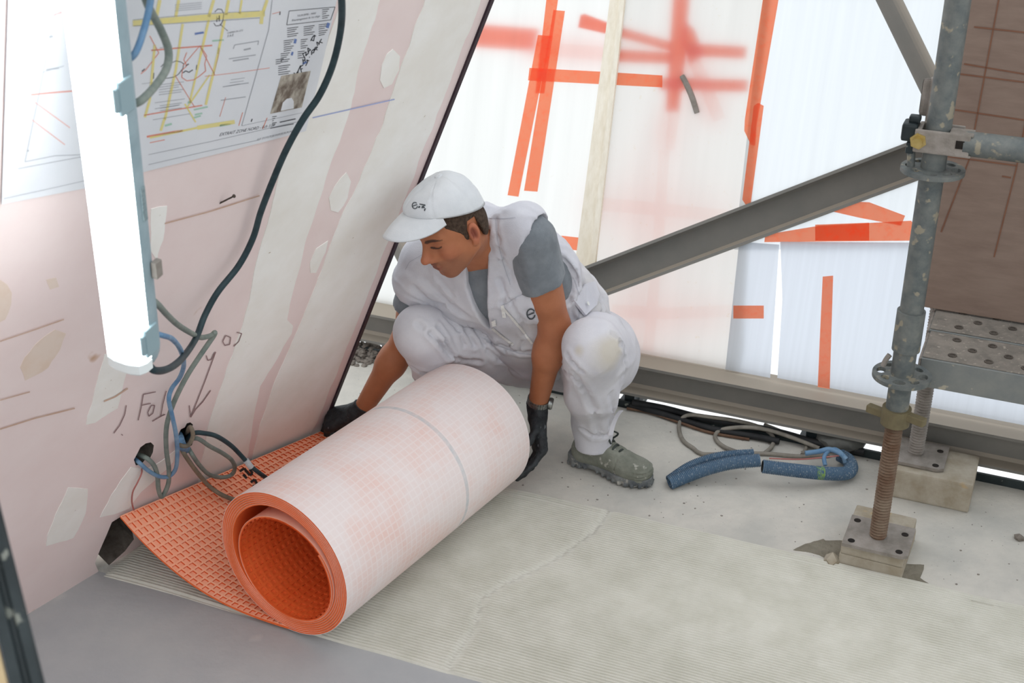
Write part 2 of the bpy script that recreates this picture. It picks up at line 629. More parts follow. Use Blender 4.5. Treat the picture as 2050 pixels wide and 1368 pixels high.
pr('yellow_print', 'E9DC8E', [([(266, 47), (400, 36), (530, 27)], 12), ([(320, 0), (312, 40)], 7), ([(358, 0), (352, 34)], 6), ([(428, 0), (418, 34)], 6),
    ([(458, 0), (452, 30)], 6), ([(535, 0), (525, 30)], 6), ([(525, 28), (523, 48)], 7), ([(484, 0), (480, 28)], 4),
    ([(418, 40), (402, 110)], 5), ([(366, 48), (352, 140)], 5), ([(450, 40), (436, 110)], 5), ([(352, 140), (330, 240)], 5), ([(436, 110), (412, 210)], 5),
    ([(402, 110), (380, 205)], 4), ([(310, 90), (300, 200)], 5), ([(300, 200), (290, 235)], 5), ([(330, 236), (322, 262)], 5), ([(395, 256), (470, 244)], 8), ([(300, 276), (395, 256)], 4), ([(392, 245), (370, 208)], 3), ([(420, 150), (375, 215)], 3)], 5, col2='E2D79A')
pr('red_print', 'E4937F', [([(303, 101), (360, 96), (425, 91)], 2.6), ([(288, 231), (340, 222), (405, 211)], 2.2), ([(294, 274), (350, 264), (366, 262)], 4),
    ([(318, 106), (292, 140), (282, 148)], 1.6), ([(318, 106), (300, 72)], 1.6), ([(400, 92), (430, 150)], 1.6), ([(400, 92), (366, 132)], 1.4), ([(390, 215), (350, 150)], 1.4), ([(428, 150), (440, 100)], 1.2),
    [(374, 105), (368, 120), (374, 132), (365, 140), (364, 155), (374, 162), (388, 160), (400, 152), (412, 142), (410, 128), (414, 112), (404, 96)],
    ([(62, 190), (100, 186), (150, 182)], 2.2), ([(70, 205), (140, 256)], 1.2), ([(64, 240), (130, 290)], 1.2), ([(92, 36), (125, 24)], 1.4),
    ([(410, 153), (470, 146), (540, 136)], 1.0), ([(486, 225), (478, 252)], 1.4), ([(440, 234), (452, 195)], 1.0), ([(535, 236), (526, 258)], 1.4), ([(560, 24), (545, 28)], 1.0), ([(300, 286), (330, 280)], 1.5)], 1.6, col2='DE8A78')
pr('grey_print', 'A9ACB2', [([(545, 0), (538, 60), (484, 252)], 1.4), ([(268, 52), (400, 44), (520, 36)], 1.4), ([(266, 40), (400, 28), (520, 22)], 1.2),
    ([(470, 90), (518, 82)], 1.6), ([(458, 118), (512, 110)], 1.6), ([(446, 174), (498, 166)], 1.6), ([(442, 201), (492, 194)], 1.6), ([(470, 90), (467, 98)], 1.4), ([(518, 82), (516, 90)], 1.4),
    ([(310, 206), (370, 198)], 1), ([(306, 240), (380, 228)], 1), ([(310, 218), (360, 210)], 1.2), ([(320, 96), (345, 92)], 1), ([(284, 168), (330, 162)], 1),
    ([(297, 310), (420, 284), (560, 252), (596, 244)], 1), ([(297, 330), (410, 304), (520, 280)], 1), ([(484, 252), (604, 226)], .8),
    ([(50, 324), (110, 312), (160, 310)], 1.2), ([(36, 338), (110, 324), (170, 313)], 1.2), ([(8, 398), (90, 380), (170, 362)], 1.0), ([(50, 324), (80, 180), (112, 20)], 1.2), ([(85, 145), (128, 132)], 1.2),
    ([(92, 140), (118, 136)], 3), ([(98, 74), (106, 73)], 4), ([(54, 302), (58, 302)], 3),
    ([(462, 160), (490, 156)], 1), ([(460, 166), (488, 162)], 1), ([(458, 172), (480, 168)], 1), ([(488, 100), (502, 97)], 3), ([(466, 122), (498, 117)], 2.4)] +
    [([(350 + (i % 3), 10 + i * 4), (404, 5 + i * 4)], 1) for i in range(4)] +
    [([(318, 170 + i * 5), (318 + 50 - 5 * (i % 3), 164 + i * 5)], 1.2) for i in range(5)] +
    [([(320, 212 + i * 5), (320 + 44 - 6 * (i % 2), 206 + i * 5)], 1.2) for i in range(3)], 1.2)
pr('black_print', '55565C', [([(434, 32), (434, 44)], 2.2), ([(439, 31), (439, 43)], 2.2), ([(434, 38), (439, 37)], 1.6),
    [(430, 24), (436, 18), (444, 19), (448, 28), (446, 42), (441, 51), (432, 52), (428, 46)], ([(440, 48), (456, 62)], 1),
    [(322, 134), (330, 126), (338, 123), (346, 125), (352, 122), (362, 124), (368, 128), (366, 138), (358, 148), (350, 154), (340, 156), (326, 158)],
    ([(366, 146), (372, 142), (378, 145), (386, 140)], 2), ([(372, 132), (378, 128)], 2), ([(284, 143), (290, 138)], 2), ([(308, 146), (307, 158)], 2), ([(438, 96), (436, 108)], 1.6), ([(394, 130), (393, 140)], 1.4),
    ([(561, 23), (560, 30)], 2), ([(505, 238), (503, 244)], 2)] +
    [([(x0, y0 + i * 4.2), (x0 + ln - 3 * (i % 3), y0 - ln * .13 + i * 4.2)], 1.4) for (x0, y0, ln, k) in
     [(575, 57, 22, 5), (608, 54, 22, 5), (638, 50, 18, 6), (568, 82, 20, 6), (602, 80, 14, 5), (562, 108, 18, 5), (596, 104, 14, 4), (557, 133, 24, 5), (545, 234, 9, 5), (552, 120, 16, 3), (645, 20, 14, 5)] for i in range(k)] +
    [([(579, 22), (671, 14), (662, 40), (574, 50), (579, 22)], 1.2), ([(560, 245), (592, 238)], 2), ([(541, 257), (588, 248)], 1.6)], 1.3)
pr('blue_print', '6C83B8', [([(592, 78), (590, 87)], 5), ([(586, 104), (584, 111)], 4), ([(658, 46), (655, 56)], 6), ([(606, 128), (614, 124)], 4), ([(390, 68), (408, 65)], 4)], 3)
pr('green_print', 'A9CDB9', [([(425, 82), (448, 80)], 3), ([(330, 252), (344, 248)], 4), ([(388, 220), (416, 214)], 3), ([(390, 230), (405, 227)], 3), ([(440, 252), (462, 248)], 4), ([(376, 206), (382, 204)], 4), ([(388, 236), (402, 232)], 3)], 3)
pr('marker_writing', '2C2F36', [
    [(590, 166), (594, 150), (588, 146)], [(592, 150), (597, 142), (596, 152)], [(597, 142), (602, 131)], [(604, 146), (601, 134), (607, 130)], [(602, 139), (606, 137)], [(608, 128), (606, 118)], [(606, 123), (611, 119)], [(611, 124), (610, 114)],
    [(610, 116), (606, 108), (613, 104), (612, 112), (618, 106), (616, 96), (622, 100), (616, 104)], [(622, 82), (626, 74), (630, 70), (628, 82), (624, 80)], [(632, 73), (631, 71)],
    [(612, 132), (616, 124), (614, 120), (619, 122)], [(619, 114), (620, 115)], [(624, 110), (624, 102), (630, 98), (628, 106), (624, 106)], [(630, 102), (631, 95), (636, 94), (632, 99), (636, 100)], [(636, 92), (634, 84), (640, 88)], [(644, 78), (640, 84), (638, 90)], [(640, 84), (646, 86)],
    [(588, 178), (592, 168), (596, 170), (600, 160), (603, 163), (606, 152)]], 1.8)
# the printed photograph
v, f = tri_cap_prism([W(x, y, PO) for x, y in [(563, 152), (622, 142), (604, 215), (541, 228)]], WN * .0002)
mb = MB(); mb.add(v, f)
mb.build('printed_photo', M('printed_photo_ink', '6F6257', 'BDB5A8', 34, 0.6, lo=.4, hi=.62, stretch=(1.5, 1.5, .5)), poster)
v, f = tri_cap_prism([W(x, y, PO + .0003) for x, y in [(562, 222), (566, 206), (574, 198), (584, 196), (588, 203), (588, 217)]], WN * .0002)
mb = MB(); mb.add(v, f)
mb.build('printed_arch', M('printed_arch_ink', 'E4E6EA', None), poster)


def text_mesh(txt, p0, p1, up, mat, name, parent, shear=0.0, lift=.0003, squeeze=1.0):
    """flat lettering from p0 to p1 (world points); up = in-plane up direction"""
    cu = bpy.data.curves.new(name, 'FONT')
    cu.body = txt
    cu.resolution_u = 2
    o = bpy.data.objects.new(name, cu)
    COL.objects.link(o)
    d_ = bpy.context.evaluated_depsgraph_get()
    d_.update()
    m_ = bpy.data.meshes.new_from_object(o.evaluated_get(d_))
    bpy.data.objects.remove(o)
    xs = [v_.co.x for v_ in m_.vertices]
    wd = max(xs) - min(xs)
    k = (p1 - p0).length / wd
    ax = (p1 - p0).normalized()
    ay = (up - ax * up.dot(ax)).normalized()
    org = world_loc(parent)
    for v_ in m_.vertices:
        x, y = (v_.co.x - min(xs)) * k, v_.co.y * k * squeeze
        v_.co = p0 + ax * (x + shear * y) + ay * y - org
    m_.materials.clear()
    m_.materials.append(mat)
    q = bpy.data.objects.new(name, m_)
    COL.objects.link(q)
    q.parent = parent
    return q


m_ink = M('ink_text', '60626A', None)
text_mesh('EXTRAIT ZONE NORD - Ech 1/20', W(439, 273, PO), W(549, 253, PO), WE, m_ink, 'printed_title', poster, shear=.1)
text_mesh('TOUR EIFFEL - PARIS', W(594, 34, PO), W(632, 28, PO), WE, m_ink, 'printed_heading', poster)
text_mesh('Réaménagement du 1er étage', W(584, 43, PO), W(640, 34, PO), WE, m_ink, 'printed_heading', poster)
text_mesh('CHEMIN DU 2/12', W(455, 68, PO), W(486, 62, PO), WE, m_ink, 'printed_note', poster)
text_mesh('F.A.E.', W(455, 75, PO), W(468, 72, PO), WE, m_ink, 'printed_note', poster)
text_mesh('E I E  [T] [O] [T] [B] [A] [P] [F] [E] [R] [N] [R]', W(515, 281, PO), W(590, 263, PO), WE, m_ink, 'printed_note', poster)

# nail and small marks
mb = MB()
n0, n1 = W(436, 409, -.004), W(468, 393, .022)
mb.tube([n0, n1], .0016, 8)
mb.cyl(n1, n1 + (n1 - n0).normalized() * .0015, .0035, 10)
tag(mb.build('nail', m_nail, smooth=True), 'thin dark steel nail sticking out of the pink wall under the drawing', 'nail')

# ================================================================== ADDED LOW WALLS, OUT OF VIEW, TO BLOCK LOW LIGHT (behind and beside the viewer)
m_added_wall = M('pale_added_wall', 'E6E4E0', 'DAD8D4', 3, .9)
mb = MB(); c_ = S0 - FO * 5.4
mb.box(c_ + Vector((0, 0, .75)), FD, FO, Vector((0, 0, 1)), 6.2, .15, 1.5)
tag(mb.build('wall_added_back', m_added_wall), kind='structure')
mb = MB(); c_ = S0 + FD * 3.1 - FO * 2.8
mb.box(c_ + Vector((0, 0, .75)), FD, FO, Vector((0, 0, 1)), .15, 5.2, 1.5)
tag(mb.build('wall_added_right', m_added_wall), kind='structure')

# ================================================================== FACADE OF FILM AND TAPE
m_filmA = film('film_milky', 'DEDEDA', .84, dirt='CFC8BA', streak=(22, 1.2, 1), dirt_amt=.64, clear=.03)
m_filmB = film('film_dirty', 'D3D1CC', .84, dirt='C9BEA9', streak=(16, 1.4, 1), dirt_amt=.61, clear=.03)
m_filmC = film('film_bluish', 'D9DDDF', .84, dirt='D5D8DC', streak=(46, 1.2, 1), dirt_amt=.66, clear=.03)
m_filmD = film('film_grey_panel', 'CACFD6', .84, dirt='C4C9D1', streak=(60, 1.0, 1), dirt_amt=.64, clear=.03)
m_tape = film('red_tape', 'FF9A78', .80, dirt='FF8C68', streak=(3, 3, 1), dirt_amt=.5)
m_tapeb = film('red_tape_behind', 'FF7452', .85, dirt='FA6645', streak=(3, 3, 1), dirt_amt=.5)


def fuv(p):
    d = p - FORG
    return (d.dot(FD), d.dot(FU))


def sheet(px, off, mat, label, group=None):
    P = [F(x, y, off) for x, y in px]
    b_ = MB()
    b_.add(P, [tuple(range(len(P)))])
    o = b_.build('plastic_sheet', mat, loc=sum(P, Vector()) / len(P))
    set_uv(o, fuv)
    return tag(o, label, 'plastic sheet', group)


def tape(parent, px, off, mat=None, name='tape_strip'):
    off = off + {shA: 0.0, shB: .008, shC: .014, shD: .021, shE: .026}[parent]
    P = [F(x, y, off) for x, y in px]
    b_ = MB()
    b_.add(P, [tuple(range(len(P)))])
    o = b_.build(name, mat or m_tape, parent)
    set_uv(o, fuv)
    return o


def tape_line(parent, pts, w, off, mat=None):
    """strip along a pixel polyline"""
    L, R = [], []
    for i, (x, y) in enumerate(pts):
        a_, b2 = pts[max(i - 1, 0)], pts[min(i + 1, len(pts) - 1)]
        d = math.hypot(b2[0] - a_[0], b2[1] - a_[1])
        nx, ny = -(b2[1] - a_[1]) / d * w / 2, (b2[0] - a_[0]) / d * w / 2
        L.append((x + nx, y + ny)); R.append((x - nx, y - ny))
    return tape(parent, L + R[::-1], off, mat)


shA = sheet([(600, 640), (690, 590), (800, 620), (1000, 655), (1160, 684), (1208, 400), (1262, -60), (1325, -520), (600, -520)], 0.0, m_filmA,
            'milky plastic sheet with crossing red tape strips, between leaning wall and wooden batten')
shB = sheet([(1130, 677), (1257, 702), (1480, 745), (1490, 700), (1500, 480), (1520, 200), (1603, -520), (1316, -520), (1205, 200)], .008, m_filmB,
            'dirt speckled plastic sheet right of the batten, behind the sloping steel beam')
shC = sheet([(1470, 500), (1640, 500), (2250, 490), (2250, -520), (1590, -520), (1505, 190)], .014, m_filmC,
            'bluish white upper plastic sheet behind the sloping tube and scaffold pole')
shD = sheet([(1452, 740), (1542, 757), (1550, 640), (1560, 490), (1480, 484)], .021, m_filmD,
            'narrow grey plastic sheet hanging left of the slit, under the sloping beam')
shE = sheet([(1556, 757), (2260, 892), (2260, 470), (1840, 486), (1562, 484), (1566, 600)], .026, m_filmD,
            'wide grey plastic sheet with a vertical red tape, left of the scaffold pole foot')

FR, BK, BK2 = .0015, -.012, -.045
tape(shA, [(1096, -20), (1120, -20), (1090, 187), (1072, 187)], FR)
tape(shA, [(1108, 20), (1131, 22), (1076, 384), (1049, 382)], FR + .001)
tape(shA, [(1077, 70), (1102, 72), (1038, 394), (1016, 391)], FR + .002)
tape(shA, [(925, 46), (1082, 58), (1072, 103), (918, 92)], BK, m_tapeb)
tape(shA, [(1066, 82), (1240, 96), (1240, 124), (1062, 110)], BK2, m_tapeb)
tape(shA, [(1060, 136), (1232, 145), (1228, 170), (1057, 161)], FR + .003)
tape(shA, [(1124, 472), (1161, 476), (1158, 502), (1128, 498)], FR)
tape(shB, [(1228, 98), (1350, 106), (1346, 128), (1226, 124)], BK, m_tapeb)
tape(shB, [(1228, 145), (1326, 151), (1326, 175), (1226, 170)], FR)
tape(shB, [(1163, 30), (1172, 28), (1235, 52), (1345, 84), (1348, 104), (1225, 70), (1158, 55)], BK, m_tapeb)
tape(shB, [(1350, -20), (1384, -20), (1362, 222), (1334, 222)], BK, m_tapeb)
tape(shB, [(1372, 40), (1392, 60), (1412, 112), (1380, 130), (1366, 84)], BK, m_tapeb)
tape(shB, [(1376, 86), (1497, 94), (1494, 118), (1376, 112)], BK, m_tapeb)
tape(shB, [(1322, 155), (1500, 160), (1498, 184), (1322, 180)], BK, m_tapeb)
tape_line(shB, [(1385, 110), (1412, 170), (1440, 240)], 26, BK2, m_tapeb)
tape(shB, [(1338, 220), (1362, 220), (1350, 300), (1332, 300)], BK2, m_tapeb)
tape_line(shB, [(1195, 408), (1330, 420), (1480, 436)], 26, -.09, m_tapeb)
tape_line(shB, [(1330, 300), (1318, 480), (1296, 720)], 22, -.10, m_tapeb)
tape_line(shB, [(1225, 622), (1340, 628), (1470, 622)], 24, -.08, m_tapeb)
b_ = MB()
b_.tube(smooth_path([F(1366, 152, .004), F(1376, 172, .008), F(1386, 196, .01), F(1396, 226, .004)], 4), .008, 8)
b_.build('loose_flap', m_dusty, shB, smooth=True)
tape(shC, [(1530, -20), (1562, -20), (1515, 250), (1512, 292), (1503, 290), (1490, 262), (1491, 240)], FR)
tape(shC, [(1509, 212), (1518, 206), (1529, 212), (1503, 408), (1494, 412), (1486, 400)], FR + .001)
tape(shC, [(1597, 374), (1660, 402), (1740, 405), (1812, 432), (1804, 452), (1720, 436), (1650, 420), (1600, 392)], FR)
tape(shC, [(1640, 452), (1824, 442), (1836, 460), (1822, 482), (1530, 485), (1532, 470)], FR + .001)
tape(shC, [(1632, 450), (1740, 446), (1740, 482), (1632, 482)], FR + .002)
tape(shD, [(1468, 612), (1529, 612), (1529, 638), (1468, 638)], FR)
tape(shE, [(1647, 554), (1668, 552), (1664, 680), (1661, 779), (1637, 775), (1642, 660)], FR)

b_ = MB()                                  # batten: two thin laths side by side
P = [F(x, y, .02) for x, y in [(1226, -60), (1247, -60), (1192, 545), (1160, 545)]]
v, f = tri_cap_prism([F(x, y, .0) for x, y in [(1279, -400), (1296, -400), (1188, 545), (1154, 545)]], FN * .022)
b_.add(v, f)
bat = thing('wooden_batten', F(1172, 540, .02), 'pale leaning wooden batten between two plastic sheets behind the worker', 'batten')
b_.build('lath', m_lath, bat)
b_ = MB()
v, f = tri_cap_prism([F(x, y, .022) for x, y in [(1289, -400), (1298, -400), (1192, 545), (1181, 545)]], FN * .012)
b_.add(v, f)
b_.build('lath', m_lath, bat)


def ibeam(p0, p1, wdir, h=.096, w=.1, tf=.008, tw=.006, fil=.008):
    """H section from p0 to p1 (centre line); wdir = flange direction"""
    p0, p1 = Vector(p0), Vector(p1)
    t = (p1 - p0).normalized()
    wd = (wdir - t * wdir.dot(t)).normalized()
    hd = t.cross(wd)
    if hd.z < 0:
        hd = -hd
    q = [(-w / 2, -h / 2), (w / 2, -h / 2), (w / 2, -h / 2 + tf), (tw / 2 + fil, -h / 2 + tf), (tw / 2, -h / 2 + tf + fil),
         (tw / 2, h / 2 - tf - fil), (tw / 2 + fil, h / 2 - tf), (w / 2, h / 2 - tf), (w / 2, h / 2),
         (-w / 2, h / 2), (-w / 2, h / 2 - tf), (-tw / 2 - fil, h / 2 - tf), (-tw / 2, h / 2 - tf - fil),
         (-tw / 2, -h / 2 + tf + fil), (-tw / 2 - fil, -h / 2 + tf), (-w / 2, -h / 2 + tf)]
    b_ = MB()
    v, f = tri_cap_prism([p0 + wd * x + hd * y for x, y in q], p1 - p0)
    b_.add(v, f)
    return b_


sill_c = BEAM0 + FO * .05 + Vector((0, 0, .048))
sill = ibeam(sill_c - FD * 2.6, sill_c + FD * 2.4, FO).build('sill_beam', m_steel)
tag(sill, 'long grey steel sill beam lying along the slab edge, dusty on top', 'beam')
dl, dr = F(915, 668, .06), F(1990, 262, .06)
tag(ibeam(dl, dr, FN).build('diagonal_beam', m_steel), 'grey steel beam sloping up from behind the worker to the scaffold', 'beam')
for pxs, lab in (((600, 110, 905, 690), 'grey steel tube seen behind the cap brim, left of the worker'), ((1576, -420, 1893, 232), 'grey steel tube sloping down to the scaffold pole at top right')):
    b_ = MB()
    b_.tube([F(pxs[0], pxs[1], .16), F(pxs[2], pxs[3], .16)], .0275, 24)
    tag(b_.build('sloping_tube', m_steel, smooth=True), lab, 'tube')
# black feet that carry the sill beam
for x, y, lab in ((1268, 803, 'short black steel foot under the sill beam beside the worker'), (1622, 890, 'black steel foot under the sill beam behind the cable coil')):
    p = G(x, y, .0)
    p = S0 + FD * (p - S0).dot(FD) + FO * .035
    th = thing('beam_foot', p, lab, 'beam foot')
    b_ = MB(); b_.bbox(p + Vector((0, 0, .03)), FD, FO, Vector((0, 0, 1)), .03, .05, .05, .003); b_.build('stem', m_black, th)
    b_ = MB(); b_.bbox(p + Vector((0, 0, .004)), FD, FO, Vector((0, 0, 1)), .07, .07, .008, .002); b_.build('foot_plate', m_black, th)

# ================================================================== COMBED MORTAR BED
RD = (G(2050, 1215) - G(1000, 975)).normalized()      # ridge direction
RQ = Vector((-RD.y, RD.x, 0))                         # across the bed, away from us
MN = G(420, 1215)                                     # a point of the near edge
MWID = (G(1000, 975) - MN).dot(RQ)
PIT = 0.0084


def st(px, py):
    d = G(px, py) - MN
    return d.dot(RD), d.dot(RQ)


joint = sorted([(st(*q)[1], st(*q)[0]) for q in [(1205, 1050), (1185, 1072), (1110, 1125), (1010, 1175), (965, 1200), (950, 1262), (905, 1330), (880, 1390)]])


def joint_s(t):
    return float(np.interp(t, [j[0] for j in joint], [j[1] for j in joint]))


s_lo, s_hi, ds = st(215, 1160)[0] - .02, 2.25, 0.012
ns = int((s_hi - s_lo) / ds) + 1
per = 6
nt_ = int(MWID / PIT * per) + 1
tt = np.linspace(0, MWID, nt_)
js = np.array([joint_s(t) for t in tt])
verts = []
for i in range(ns):
    s = s_lo + i * ds
    for k, t in enumerate(tt):
        left = s < js[k]
        nz = noise.noise((s * 1.3, t * 3.0, 5.0)) * .55 + noise.noise((s * 6, t * 9, 2.0)) * .16
        sl = .035 if left else -.02
        ph = t / PIT + nz + (s - js[k]) * sl / PIT * .25 + (.45 if left else 0)
        ridge = (.5 + .5 * math.cos(2 * math.pi * ph)) ** .9
        amp = .0056 * (1 + .5 * noise.noise((s * 2.2, t * 4, 11.0)))
        if abs(s - js[k]) < .007:
            amp *= .5
            ridge += .5 * noise.noise((s * 60, t * 60, 3.0))
        e = min(1, t / .006, (MWID - t) / .006, (s - s_lo) / .02)
        z = -.001 + max(0, e) * (.0022 + amp * 1.15 * ridge)
        wob = .006 * noise.noise((s * 5, t * 2, 8.0)) * (1 if (t < .03 or t > MWID - .03) else .15)
        verts.append(MN + RD * s + RQ * (t + wob) + Vector((0, 0, z)))
mb2 = MB()
e0_, e1_ = MN - RD * 2.2 + RQ * .01, MN + RD * 2.6 + RQ * .01
v, f = tri_cap_prism([e0_, e1_, e1_ - RQ * 3.2, e0_ - RQ * 3.2], FD * 0 + Vector((0, 0, .0008)))
mb2.add(v, f)
tag(mb2.build('floor', M('grey_levelling_screed', 'A6A7A9', 'B4B4B3', 3.0, .85, bump=.12, bscale=40, speck='C0BFBB', speck_scale=5, speck_amt=.66)), kind='structure')
faces = [(i * nt_ + k, (i + 1) * nt_ + k, (i + 1) * nt_ + k + 1, i * nt_ + k + 1) for i in range(ns - 1) for k in range(nt_ - 1)]
mb = MB(); mb.v = verts; mb.f = faces
bed = mb.build('mortar_bed', m_mortar, smooth='all')
tag(bed, 'freshly combed band of beige cement mortar with fine parallel ridges on the floor', 'mortar')

# ================================================================== MEMBRANE ROLL
RA = Vector((-0.4757, 2.227, 0))
YAW = math.radians(56.63)
RU = Vector((math.cos(YAW), math.sin(YAW), 0))        # along the roll, away from us
RN = Vector((RU.y, -RU.x, 0))                         # to the right of the roll
RR, RL, Z0 = 0.1695, 0.679, 0.010
UPZ = Vector((0, 0, 1))
roll = thing('membrane_roll', RA + RU * RL / 2 + Vector((0, 0, Z0)), 'large roll of orange waffled membrane with pinkish white fleece back, partly unrolled', 'membrane')
RC = RA + UPZ * (Z0 + RR)
NT, TH, PITCHR = 7, .0030, .0046
TURN = 72


def spiral_r(phi):
    """(right, up) offset of the sheet's outer face from the roll axis at winding angle phi (0 = bottom)"""
    k = phi / (2 * math.pi)
    r = RR - PITCHR * k
    if k <= NT:
        return Vector((r * math.sin(phi) * 1.03, -r * math.cos(phi) * .995))
    w = min(1, (k - NT) / .55)
    w = w * w * (3 - 2 * w)
    r2 = (RR - PITCHR * NT) * (1 - w) + (RR * .735) * w
    off = Vector((.003 * w, -.0135 * w))
    return Vector((r2 * math.sin(phi) * 1.03, -r2 * math.cos(phi) * .995)) + off


def roll_pt(phi, inset, u):
    p = spiral_r(phi)
    c = spiral_r(phi + .01) - spiral_r(phi - .01)
    n = Vector((-c.y, c.x)).normalized()              # towards the axis
    p = p + n * inset
    return RC + RN * p.x + UPZ * p.y + RU * u


phi_end = 2 * math.pi * (NT + 1.25) + math.radians(38)
nphi = int(phi_end / (2 * math.pi) * TURN)
for nm, i0, i1, mt in (('wound_sheet', .0009, TH + .0009, m_orange), ('wound_fleece', 0, .0009, None)):
    b_ = MB()
    vs = []
    nphi = int((phi_end if mt else 2 * math.pi * 1.02) / (2 * math.pi) * TURN)
    for i in range(nphi + 1):
        ph = (phi_end if mt else 2 * math.pi * 1.02) * i / nphi
        for ins, u in ((i0, 0), (i1, 0), (i1, RL), (i0, RL)):
            j = .0006 * math.sin(ph * 3.1) if u == 0 else 0
            vs.append(roll_pt(ph, ins, u + j + (.0012 * (ph / phi_end) if u == 0 else 0)))
    fs = []
    for i in range(nphi):
        for k in range(4):
            k2 = (k + 1) % 4
            fs.append((i * 4 + k, i * 4 + k2, i * 4 + 4 + k2, i * 4 + 4 + k))
    fs += [(0, 1, 2, 3), tuple(nphi * 4 + k for k in (3, 2, 1, 0))]
    b_.add(vs, fs)
    if mt is None:
        mt = M('pink_fleece', 'E9DCD9', 'E9C6BC', 7, 0.95, lo=.42, hi=.72, spec=.1, sheen=.1)
        nt = mt.node_tree
        bs = nt.nodes['Principled BSDF']
        old = bs.inputs['Base Color'].links[0].from_socket
        tc = nt.nodes.new('ShaderNodeTexCoord')
        br = nt.nodes.new('ShaderNodeTexBrick')
        br.offset = 0
        br.inputs['Scale'].default_value = 1
        br.inputs['Brick Width'].default_value = .0165
        br.inputs['Row Height'].default_value = .0165
        br.inputs['Mortar Size'].default_value = .0022
        br.inputs['Mortar Smooth'].default_value = .6
        br.inputs['Color1'].default_value = (0, 0, 0, 1)
        br.inputs['Color2'].default_value = (.25, .25, .25, 1)
        br.inputs['Mortar'].default_value = (1, 1, 1, 1)
        nt.links.new(tc.outputs['UV'], br.inputs['Vector'])
        sc = nt.nodes.new('ShaderNodeMath'); sc.operation = 'MULTIPLY'; sc.inputs[1].default_value = .42
        nt.links.new(br.outputs['Color'], sc.inputs[0])
        mx = nt.nodes.new('ShaderNodeMix'); mx.data_type = 'RGBA'
        nt.links.new(sc.outputs[0], mx.inputs['Factor'])
        nt.links.new(old, mx.inputs['A'])
        mx.inputs['B'].default_value = lin('F0E8E6')
        # the printed grey-blue line round the sheet
        sp = nt.nodes.new('ShaderNodeSeparateXYZ')
        nt.links.new(tc.outputs['UV'], sp.inputs[0])
        d1 = nt.nodes.new('ShaderNodeMath'); d1.operation = 'SUBTRACT'; d1.inputs[1].default_value = RL * .62
        nt.links.new(sp.outputs['Y'], d1.inputs[0])
        d2 = nt.nodes.new('ShaderNodeMath'); d2.operation = 'ABSOLUTE'
        nt.links.new(d1.outputs[0], d2.inputs[0])
        d3 = nt.nodes.new('ShaderNodeMath'); d3.operation = 'LESS_THAN'; d3.inputs[1].default_value = .0055
        nt.links.new(d2.outputs[0], d3.inputs[0])
        nz = nt.nodes.new('ShaderNodeTexNoise'); nz.inputs['Scale'].default_value = 60
        nt.links.new(tc.outputs['Object'], nz.inputs['Vector'])
        d4 = nt.nodes.new('ShaderNodeMath'); d4.operation = 'MULTIPLY'
        nt.links.new(d3.outputs[0], d4.inputs[0]); nt.links.new(nz.outputs['Fac'], d4.inputs[1])
        mx2 = nt.nodes.new('ShaderNodeMix'); mx2.data_type = 'RGBA'
        nt.links.new(d4.outputs[0], mx2.inputs['Factor'])
        nt.links.new(mx.outputs['Result'], mx2.inputs['A'])
        mx2.inputs['B'].default_value = lin('B9C2C6')
        nt.links.new(mx2.outputs['Result'], bs.inputs['Base Color'])
        m_fleece = mt
    o = b_.build(nm, mt, roll, smooth=True)
    if nm == 'wound_fleece':
        me = o.data
        uvl = me.uv_layers.new(name='uv')
        for pl in me.polygons:
            idx = [me.loops[l].vertex_index for l in pl.loop_indices]
            for l in pl.loop_indices:
                vi = me.loops[l].vertex_index
                i, k = divmod(vi, 4)
                uvl.data[l].uv = (i * RR * 2 * math.pi / TURN, 0 if k < 2 else RL)


b_ = MB()                                   # paler fleece edges between the inner turns
n2_ = int((phi_end - 6.4) / (2 * math.pi) * TURN)
vs = []
for i in range(n2_ + 1):
    ph = 6.4 + (phi_end - 6.4) * i / n2_
    for ins, u in ((0, -.0004), (.0009, -.0004), (.0009, RL), (0, RL)):
        vs.append(roll_pt(ph, ins, u + (.0012 * (ph / phi_end) if u < 0 else 0)))
b_.add(vs, [(i * 4 + k, i * 4 + (k + 1) % 4, i * 4 + 4 + (k + 1) % 4, i * 4 + 4 + k) for i in range(n2_) for k in range(4)] + [(0, 1, 2, 3), tuple(n2_ * 4 + k for k in (3, 2, 1, 0))])
b_.build('inner_fleece', M('inner_fleece_edge', 'FBBFA8', 'F5AD94', 20, .9), roll, smooth=True)


def waffle(P, nu, nv, depth, frac=.2):
    """sheet of recessed square cells; P(u, v) -> (point, normal), u, v in cells"""
    b_ = MB()
    b_.rim = set()
    gi = {}
    for i in range(nu + 1):
        for j in range(nv + 1):
            gi[i, j] = len(b_.v)
            b_.v.append(P(i, j)[0])
    for i in range(nu):
        for j in range(nv):
            n0 = len(b_.v)
            q = [(i + frac, j + frac), (i + 1 - frac, j + frac), (i + 1 - frac, j + 1 - frac), (i + frac, j + 1 - frac)]
            pn = [P(*c_) for c_ in q]
            b_.v += [p for p, n in pn] + [p - n * depth for p, n in pn]
            o_ = [gi[i, j], gi[i + 1, j], gi[i + 1, j + 1], gi[i, j + 1]]
            for k in range(4):
                k2 = (k + 1) % 4
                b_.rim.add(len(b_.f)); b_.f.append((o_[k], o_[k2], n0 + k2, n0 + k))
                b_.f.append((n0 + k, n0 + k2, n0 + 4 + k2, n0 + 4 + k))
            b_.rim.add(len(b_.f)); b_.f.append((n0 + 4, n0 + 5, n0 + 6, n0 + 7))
    return b_


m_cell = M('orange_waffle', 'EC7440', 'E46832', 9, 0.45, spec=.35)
m_rib = M('orange_waffle_rib', 'FFB592', 'FDA985', 9, 0.38, spec=.5)


